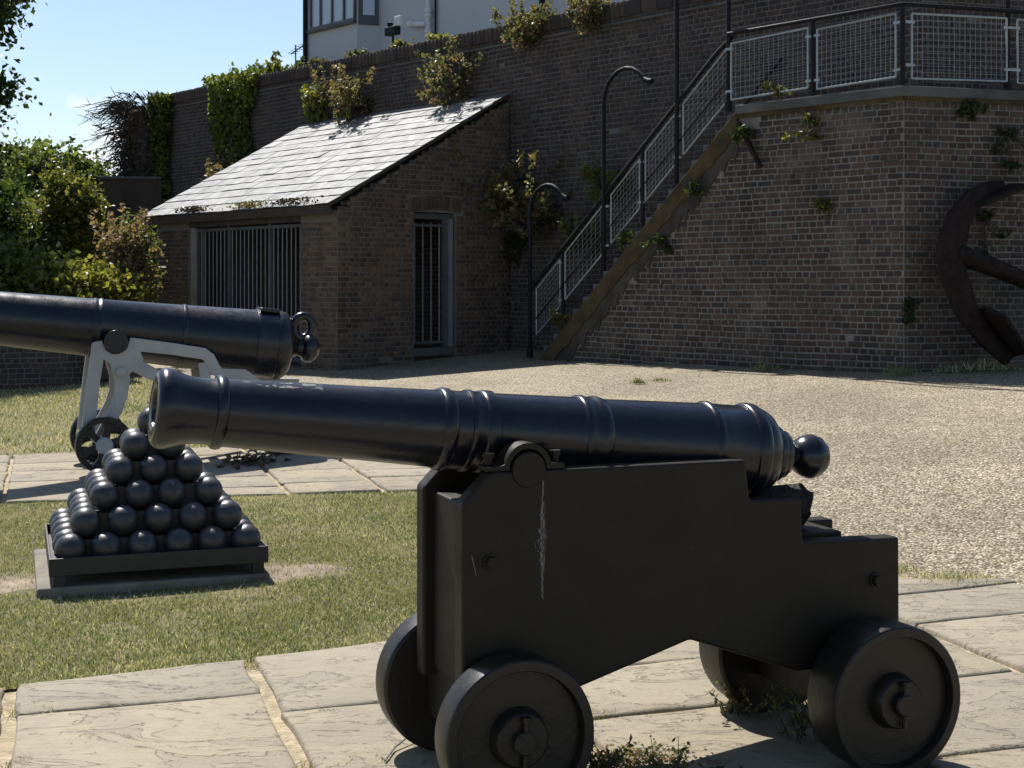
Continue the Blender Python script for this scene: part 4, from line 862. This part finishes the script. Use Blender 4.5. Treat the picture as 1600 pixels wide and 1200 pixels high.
# cap squares
for v0, v1 in ((.152, .235), (.535, .618)):
    out = [(.08 + .078 * math.cos(g), 1.016 + .082 * math.sin(g)) for g in np.linspace(0, math.pi, 15)]; inn = [(.08 + .062 * math.cos(g), 1.016 + .064 * math.sin(g)) for g in np.linspace(math.pi, 0, 15)]
    poly = [(.20, 1.0155), (.20, 1.032), (.168, 1.032)] + out[1:-1] + [(-.008, 1.030), (-.055, 1.028), (-.055, 1.0155), (.018, 1.0155)] + inn[1:-1] + [(.142, 1.0155)]
    V = [(p[0], v0, p[1]) for p in poly] + [(p[0], v1, p[1]) for p in poly]; n_ = len(poly); b = MB(); nn_ = len(out) - 2
    b.prism(poly, v0, v1); cs = b.build('cap_square', M['carriage'], can, smooth=35)
    for u in (-.035, .185): MB().lathe([(0, .013), (.02, .013)], 10, 'z', (u, (v0 + v1) / 2, 1.032)).lathe([(.02, .020), (.036, .020)], 6, 'z', (u, (v0 + v1) / 2, 1.032)).build('bolt', M['carriage'], cs)
for u, w in ((-.045, .741), (1.347, .581)):
    for v, sgn in ((.150, -1), (.62, 1)):
        MB().lathe([(0, .026), (sgn * .006, .026)], 18, 'y', (u, v, w)).lathe([(sgn * .006, .019), (sgn * .024, .019)], 6, 'y', (u, v, w)).build('bolt', M['carriage'], can)
rg = np.random.default_rng(6); sm = MB()
for k in range(9):
    w0_ = .90 - k * .024; c0 = .128 + rg.normal(0, .0015); wd0 = .0045 + .007 * math.exp(-((k - 4) / 3) ** 2); pt = [(c0 + wd0 * rg.uniform(.6, 1.2) * math.cos(g), w0_ + .020 * rg.uniform(.7, 1.2) * math.sin(g)) for g in np.linspace(0, 6.28, 11)[:-1]]
    sm.add([(a_, .1490 - .0002 * (k % 2), b_) for a_, b_ in pt], [tuple(range(10))])
sm.build('damp_smear', M['smear'], can)
rg = np.random.default_rng(5); sk = MB()     # pale dropping run down the cheek
for k in range(150):
    t = k / 150; w = .975 - .36 * t; fat = math.exp(-((t - .52) / .24) ** 2); u = .128 - .006 * math.sin(t * 3) + rg.normal(0, .0012 + .0062 * fat); l = rg.uniform(.003, .010); hw = rg.uniform(.0006, .0014) + .0012 * fat * rg.random()
    sk.add([(u - hw, .1485, w), (u, .1482, w + l), (u + hw, .1485, w), (u + hw * .4, .1482, w - l)], [(0, 1, 2, 3)])
for k in range(10): w = .76 - k * .006; u = -.105 + k * .0015; sk.add([(u - .0012, .1485, w), (u, .1482, w + .006), (u + .0012, .1485, w), (u, .1482, w - .006)], [(0, 1, 2, 3)])
sk.build('pale_streak', M['streak'], can)

# ------------------------------------------------------------------ large cannon on grey iron carriage
g2 = thing('garrison_cannon', 'large black cannon on a pale grey skeleton iron carriage behind the pyramid', 'cannon', (-3.4, 11.75, float(gz(-3.4, 11.75)) + .034), 20)
pr2 = [(-2.6, 0), (-2.6, .08), (-2.62, .09), (-2.62, .17), (-2.58, .20), (-2.50, .21), (-2.38, .185), (-2.30, .178), (-2.28, .19), (-2.24, .19), (-2.22, .18), (-.783, .226), (-.06, .2465), (-.055, .254), (-.035, .256), (-.02, .250), (-.01, .250), (0, .257), (.02, .257), (.03, .250), (.69, .272), (.695, .279), (.71, .282), (.725, .279), (.73, .274), (1.33, .296), (1.335, .304), (1.35, .308), (1.365, .304), (1.37, .301), (1.52, .303), (1.525, .310), (1.545, .312), (1.56, .309), (1.60, .300), (1.635, .275), (1.66, .235), (1.675, .18), (1.68, .125), (1.70, .10), (1.74, .075), (1.78, .085), (1.80, .115), (1.83, .128), (1.87, .125), (1.91, .095), (1.935, .05), (1.94, 0)]
b2 = MB().lathe([(u - .13, r_) for u, r_ in pr2], 56, 'x', cap=False).build('barrel', M['gun_plain'], g2, smooth=38, loc=(.13, .46, 1.182)); b2.rotation_euler = (0, math.atan(.112), 0)
MB().box(1.225, 1.40, -.13, .13, .285, .322).build('vent_patch', M['gun_plain'], b2, bevel=.01)
lp = [(1.625 + .085 * math.sin(g), 0, .215 - .10 * math.cos(g)) for g in np.linspace(.0, 2 * math.pi, 20)]; MB().tube([(p[0] + .015, p[1], p[2] - .03) for p in lp], .040, 10, False).build('breeching_loop', M['gun_plain'], b2, smooth=60)
MB().tube([(.13, .10, 1.09), (.13, .82, 1.09)], .0985, 28).build('trunnion', M['gun_plain'], g2, smooth=40, bevel=.004)
def ribbon(pts, wd, v0, v1):
    """flat bar of varying width following (u,w) points"""
    L = []; Rr = []
    for i, (u, w) in enumerate(pts):
        p, q = pts[max(i - 1, 0)], pts[min(i + 1, len(pts) - 1)]; t = Vector((q[0] - p[0], q[1] - p[1])).normalized(); n_ = Vector((-t.y, t.x)) * wd[i] / 2; L.append((u + n_.x, w + n_.y)); Rr.append((u - n_.x, w - n_.y))
    b = MB(); n_ = len(pts)
    V = [(p[0], v, p[1]) for v in (v0, v1) for p in L + Rr]; F = []; N = 2 * n_
    for i in range(n_ - 1):
        F += [(i, i + 1, n_ + i + 1, n_ + i), (N + n_ + i, N + n_ + i + 1, N + i + 1, N + i), (i, N + i, N + i + 1, i + 1), (n_ + i + 1, N + n_ + i + 1, N + n_ + i, n_ + i)]
    F += [(0, n_, N + n_, N), (n_ - 1, N + n_ - 1, N + 2 * n_ - 1, 2 * n_ - 1)]
    return b.add(V, F)
for v0, v1 in ((.14, .20), (.72, .78)):
    fr2 = new('carriage_side', None, g2)
    head = [(-.062, 1.04), (-.055, 1.085), (.02, 1.10)] + [(.13 + .104 * math.cos(g), 1.09 + .104 * math.sin(g)) for g in np.linspace(math.pi * 1.02, 2 * math.pi * .985, 11)] + [(.25, 1.122), (.36, 1.105), (.335, .99), (.36, .93), (.29, .85), (.22, .80), (.12, .82), (.085, .905), (.05, .935), (.0, .945), (-.045, .91)]
    MB().prism(head, v0 + .001, v1 - .001).build('head_plate', M['grey'], fr2, bevel=.006)
    ribbon([(-.005, 1.07), (-.05, .75), (-.095, .30)], [.115, .105, .11], v0 + .004, v1 - .004).build('front_leg', M['grey'], fr2, bevel=.006)
    ribbon([(.165, .90), (.185, .76), (.175, .64), (.135, .52), (.07, .40), (.0, .27)], [.15, .125, .11, .105, .10, .10], v0 + .007, v1 - .007).build('curved_leg', M['grey'], fr2, bevel=.006)
    ribbon([(.27, 1.065), (.60, 1.02), (.86, .975), (.905, .94), (.955, .84), (1.0, .80), (1.20, .785), (1.27, .735), (1.33, .69), (1.55, .66), (1.80, .65)], [.11, .10, .10, .10, .10, .095, .10, .10, .10, .10, .10], v0 + .002, v1 - .002).build('upper_rail', M['grey'], fr2, bevel=.006)
    ribbon([(.27, .90), (.55, .745), (1.0, .50), (1.5, .25)], [.12, .10, .10, .10], v0 + .006, v1 - .006).build('diagonal_strut', M['grey'], fr2, bevel=.006)
    ribbon([(1.62, .66), (1.60, .25)], [.14, .14], v0 + .003, v1 - .003).build('rear_post', M['grey'], fr2, bevel=.006)
    ribbon([(.86, .90), (.90, .58)], [.09, .09], v0 + .009, v1 - .009).build('middle_post', M['grey'], fr2, bevel=.006)
    sg_ = -1 if v0 < .4 else 1; vv = v0 if v0 < .4 else v1
    MB().lathe([(0, .055), (sg_ * .006, .055)], 20, 'y', (.17, vv, .835)).lathe([(sg_ * .006, .042), (sg_ * .03, .040)], 6, 'y', (.17, vv, .835)).build('bolt', M['grey'], fr2)
    MB().lathe([(0, .17), (sg_ * .012, .165), (sg_ * .012, .10)], 28, 'y', (.13, vv, 1.05)).build('trunnion_boss', M['grey'], fr2, smooth=40) if False else None
for u, w in ((.17, .835), (1.60, .40), (.90, .62)): MB().tube([(u, .195, w), (u, .725, w)], .03, 10).build('tie_rod', M['grey'], g2, smooth=50)
for u, z in ((.03, .235),):
    MB().tube([(u, .0, z), (u, .92, z)], .04, 12).build('axle', M['gun_plain'], g2, smooth=50)
    for v, ry in ((0.0, 0), (.82, 0)):
        w_ = new('wheel', None, g2, (u, v, z))
        MB().lathe([(0, .190), (0, .228), (.01, .235), (.09, .235), (.10, .228), (.10, .190), (.085, .185), (.015, .185), (0, .190)], 48, 'y', cap=False).build('rim', M['gun_plain'], w_, smooth=35)
        MB().lathe([(-.03, 0), (-.03, .06), (-.02, .07), (.09, .07), (.10, .06), (.10, 0)], 28, 'y', cap=False).build('hub', M['grey'], w_, smooth=35)
        for k in range(6):
            g = 2 * math.pi * k / 6 + .3; c, s = math.cos(g), math.sin(g); P = [(.05, -.028), (.12, -.026), (.195, -.06), (.195, .06), (.12, .026), (.05, .028)]
            MB().prism([(x * c - y * s, x * s + y * c) for x, y in P], .025, .07).build('spoke', M['gun_plain'], w_)
for v in (.10, .74):
    w_ = MB().lathe([(0, 0), (0, .12), (.01, .135), (.09, .135), (.10, .12), (.10, 0)], 32, 'y', (1.60, v, .135), cap=False).build('rear_wheel', M['gun_plain'], g2, smooth=35)
MB().box(1.42, 1.80, .12, .82, .14, .26).build('rear_axletree', M['gun_plain'], g2, bevel=.01)

# ------------------------------------------------------------------ cannonball pyramid
PA = 19.3; zp = float(gz(-2.0, 7.7))
pl = tag(MB().box(-.165, 1.03, -.100, 1.05, -.06, .060).build('stone_plinth', M['plinth'], None, bevel=.012, loc=(PYR[0], PYR[1], zp), rotz=R(PA)), 'pale stone plinth sunk in the grass under the cannonball stand', 'plinth')
tr = thing('cannonball_stand', 'dark shallow metal stand holding the cannonball pyramid', 'stand', (PYR[0], PYR[1], zp + .060), PA)
SP, RB, DH = .183, .080, .122; o0, o1 = -.105, 5 * SP + .105
for x0, x1, y0, y1 in ((o0, o1, o0, o0 + .012), (o0, o1, o1 - .012, o1), (o0, o0 + .012, o0 + .0125, o1 - .0125), (o1 - .012, o1, o0 + .0125, o1 - .0125)): MB().box(x0, x1, y0, y1, .060, .150).build('side_plate', M['tray'], tr, bevel=.003)
MB().box(o0 + .013, o1 - .013, o0 + .013, o1 - .013, .075, .095).build('tray_floor', M['tray'], tr)
for x in (o0 + .02, o1 - .08):
    for y in (o0 + .02, o1 - .08): MB().box(x, x + .06, y, y + .06, .0, .0595).build('leg', M['tray'], tr)
for t in range(5): MB().box((t / 2 + .12) * SP, (5 - t / 2 - .12) * SP, (t / 2 + .12) * SP, (5 - t / 2 - .12) * SP, .0951 + t * DH + (.001 if t else 0), .095 + (t + 1) * DH).build('light_block', M['tray'], tr)  # stepped dark core, added to block light leaking between the balls
ballm = None; ordn = ['first', 'second', 'third', 'fourth', 'fifth', 'sixth']; tiern = ['bottom', 'second', 'third', 'fourth', 'fifth', 'topmost']
bs_ = MB(); 
bm = bmesh.new(); bmesh.ops.create_uvsphere(bm, u_segments=28, v_segments=16, radius=RB)
for v in bm.verts: v.co *= 1 + .006 * math.sin(v.co.x * 90 + v.co.z * 60)
ballm = bpy.data.meshes.new('cannonball'); bm.to_mesh(ballm); bm.free(); ballm.materials.append(M['ball']); ballm.polygons.foreach_set('use_smooth', [True] * len(ballm.polygons))
cP, sP = math.cos(R(PA)), math.sin(R(PA)); rg = np.random.default_rng(9)
for t in range(6):
    n_ = 6 - t
    for i in range(n_):
        for j in range(n_):
            if 0 < i < n_ - 1 and 0 < j < n_ - 1: continue
            u, v, z = (i + t / 2) * SP, (j + t / 2) * SP, zp + .060 + .096 + RB + t * DH
            o = new('cannonball', ballm, None, (PYR[0] + u * cP - v * sP, PYR[1] + u * sP + v * cP, z)); o.rotation_euler = rg.uniform(0, 6, 3); o.location.x += rg.normal(0, .004); o.location.y += rg.normal(0, .003); o.scale = [rg.uniform(.97, 1.025)] * 3
            row = 'front row' if j == 0 else ('back row' if j == n_ - 1 else 'side row ' + ('on the left' if i == 0 else 'on the right'))
            if t == 5: lb = 'single black iron cannonball at the very top of the pyramid'
            elif j in (0, n_ - 1): lb = f'black iron cannonball, {ordn[i]} from left in the {row} of the {tiern[t]} tier'
            else: lb = f'black iron cannonball, {ordn[j]} from the front in the {"left" if i == 0 else "right"} side of the {tiern[t]} tier'
            tag(o, lb, 'cannonball', 'cannonballs stacked in the pyramid')

# ------------------------------------------------------------------ weeds and tufts on the ground
def ground_tuft(label, X, Y, s, n, h, mat, seed, nm='grass_tuft', w=.005, dz=.0, flat=.5):
    rg = np.random.default_rng(seed); o = thing(nm, label, 'weed', (X, Y, float(gz(X, Y)) + dz), 0, 'weeds growing between the paving')
    x, y = rg.normal(0, s, n), rg.normal(0, s * flat, n); th = rg.uniform(0, 6.28, n); hh = h * rg.uniform(.35, 1.2, n) * np.exp(-(x / (s * 1.6)) ** 2); ln = rg.normal(0, .5, (n, 2)) * hh[:, None]
    d = np.stack([np.cos(th), np.sin(th)], 1) * w / 2; B = np.stack([x, y], 1); V = np.zeros((n, 5, 3)); V[:, 0, :2] = B - d; V[:, 1, :2] = B + d; V[:, 2, :2] = B + ln * .4 + d * .8; V[:, 3, :2] = B + ln * .4 - d * .8; V[:, 4, :2] = B + ln
    V[:, 2, 2] = V[:, 3, 2] = hh * .6; V[:, 4, 2] = hh; i = np.arange(n)[:, None] * 5; F = np.concatenate([i + [0, 1, 2], i + [0, 2, 3], i + [3, 2, 4]], 1).reshape(-1, 3)
    new('blades', np_mesh('blades', V.reshape(-1, 3), F, M[mat], np.repeat(np.clip(rg.normal(.3, .2, n), .02, .95), 3)), o)['kind'] = 'stuff'
GT = [('grass fringe along the gravel edge just right of the carriage', 2.02, 7.62, .11, 420, .05), ('bright grass patch between paving and gravel at the right', 2.30, 7.40, .16, 700, .05), ('small weed pair on the gravel above the cannon barrel', 1.50, 16.9, .05, 110, .09), ('second small weed on the gravel right of the barrel weed', 1.78, 17.05, .08, 110, .05),
      ('dry weeds at the foot of the anchor', 5.45, 16.35, .22, 260, .16), ('dry sprig on the gravel left of the anchor weeds', 5.0, 16.3, .10, 90, .12), ('dark weeds at the foot of the bastion corner', 4.45, 16.25, .14, 160, .12), ('low weed at the base of the bastion face', 3.15, 17.7, .10, 110, .16),
      ('moss and grass in the paving joint at the lower left', -1.76, 5.30, .10, 360, .028), ('grass in the cross joint near the lawn edge', -1.10, 5.95, .05, 160, .025), ('grass at the bottom edge left of the front wheel', -.72, 4.66, .10, 320, .022), ('grass in the paving joint behind the far front wheel', -.42, 4.74, .05, 130, .03),
      ('grass in the joint at the right of the rear wheel', 1.52, 4.80, .10, 320, .022), ('green sprigs in the joint seen under the carriage arch', .36, 5.24, .06, 130, .03), ('grass tuft at the far rear wheel', 1.0, 5.36, .09, 260, .06), ('tiny grass tuft at the left edge joint', -1.62, 4.72, .04, 160, .03)]
for i, (lb, X, Y, s, n_, h) in enumerate(GT): ground_tuft(lb, X, Y, s, n_, h, 'grass', 200 + i, w=.004 if Y < 9 else .009, dz=.012)
def weed(label, X, Y, s, n_, seed, mat='leaf_mid', h=.2):
    rg = np.random.default_rng(seed); o = thing('weed_plant', label, 'weed', (X, Y, float(gz(X, Y)) + .01), 0, 'leafy weeds around the carriage wheels'); P = []; st = MB()
    for k in range(n_):
        a = rg.uniform(0, 6.28); L = h * rg.uniform(.5, 1.2); e = np.array([math.cos(a) * L * .7, math.sin(a) * L * .7, L]); b0 = np.array([rg.normal(0, s * .4), rg.normal(0, s * .3), 0]); st.tube([tuple(b0), tuple(b0 + e * (.4, .4, .6)), tuple(b0 + e)], [.0025, .002, .001], 3)
        for q in range(16): t_ = rg.uniform(.25, 1); P.append(b0 + e * np.array([t_ ** 1.3, t_ ** 1.3, t_]) + rg.normal(0, .006, 3))
    new('foliage', leaf_mesh('foliage', np.array(P), .011, M[mat], rg, aspect=2.2), o); st.build('stem', M['twig'], o)
weed('leafy weed between the front and rear wheels at the bottom edge', .46, 4.42, .07, 18, 231, 'leaf_mid', .16)
weed('broad-leaved dark weed right of the front wheel', .68, 4.50, .03, 9, 232, 'leaf_dark', .08)
weed('tangled weeds under the rear axle', 1.05, 4.95, .12, 20, 233, 'leaf_mid', .20)
weed('dry straggling weed behind the front wheel', .30, 4.60, .06, 22, 234, 'leaf_brown', .13)
weed('dry weeds beside the far rear wheel', .86, 5.22, .08, 16, 235, 'leaf_brown', .16)
rg = np.random.default_rng(77); n_ = 130; P = np.stack([rg.normal(-2.2, .12, n_), rg.normal(11.95, .12, n_), rg.uniform(.03, .09, n_)], 1); P[:, 2] += gz(P[:, 0], P[:, 1])
lt = new('leaf_litter', leaf_mesh('leaf_litter', P, .04, M['leaf_dead'], rg, up=1.5)); tag(lt, 'small heap of dead leaves behind the near barrel', 'leaf litter'); kind(lt, 'stuff')
# moss along the eave
for i, (u, L, lb) in enumerate(((-4.05, .75, 'moss cushion on the hut eave at the left'), (-2.2, .75, 'reddish moss tuft on the middle of the hut eave'), (-1.0, 1.1, 'long moss strip on the hut eave near the corner'))):
    rg = np.random.default_rng(300 + i); n_ = 260; p = np.stack([u + rg.normal(0, L * .32, n_), -.20 + rg.normal(0, .05, n_), EW + .015 + rg.uniform(0, .09, n_) - .0], 1); me = leaf_mesh('moss', p - (u, -.2, EW), .035, M['leaf_brown'] if i == 1 else M['leaf_dead'], rg)
    tag(new('moss', me, None, tuple(HC + d1 * u - nb * .2 + Vector((0, 0, EW))), R(YA)), lb, 'moss', 'moss on the hut eave')['kind'] = 'stuff'
tag(MB().tube([(-.345, 4.92, .03), (-.40, 4.82, .012), (-.42, 4.70, .010)], [.003, .004, .003], 5).build('dry_stalk', M['streak']), 'pale dry stalk on the paving beside the far front wheel', 'stalk')
rg = np.random.default_rng(78); n_ = 420; P = np.stack([rg.normal(.42, .10, n_), rg.normal(4.72, .07, n_), rg.uniform(.004, .02, n_)], 1)
lt2 = new('leaf_litter', leaf_mesh('leaf_litter', P, .012, M['leaf_brown'], rg, up=1.5)); tag(lt2, 'dry plant litter on the paving right of the front wheel', 'leaf litter'); kind(lt2, 'stuff')
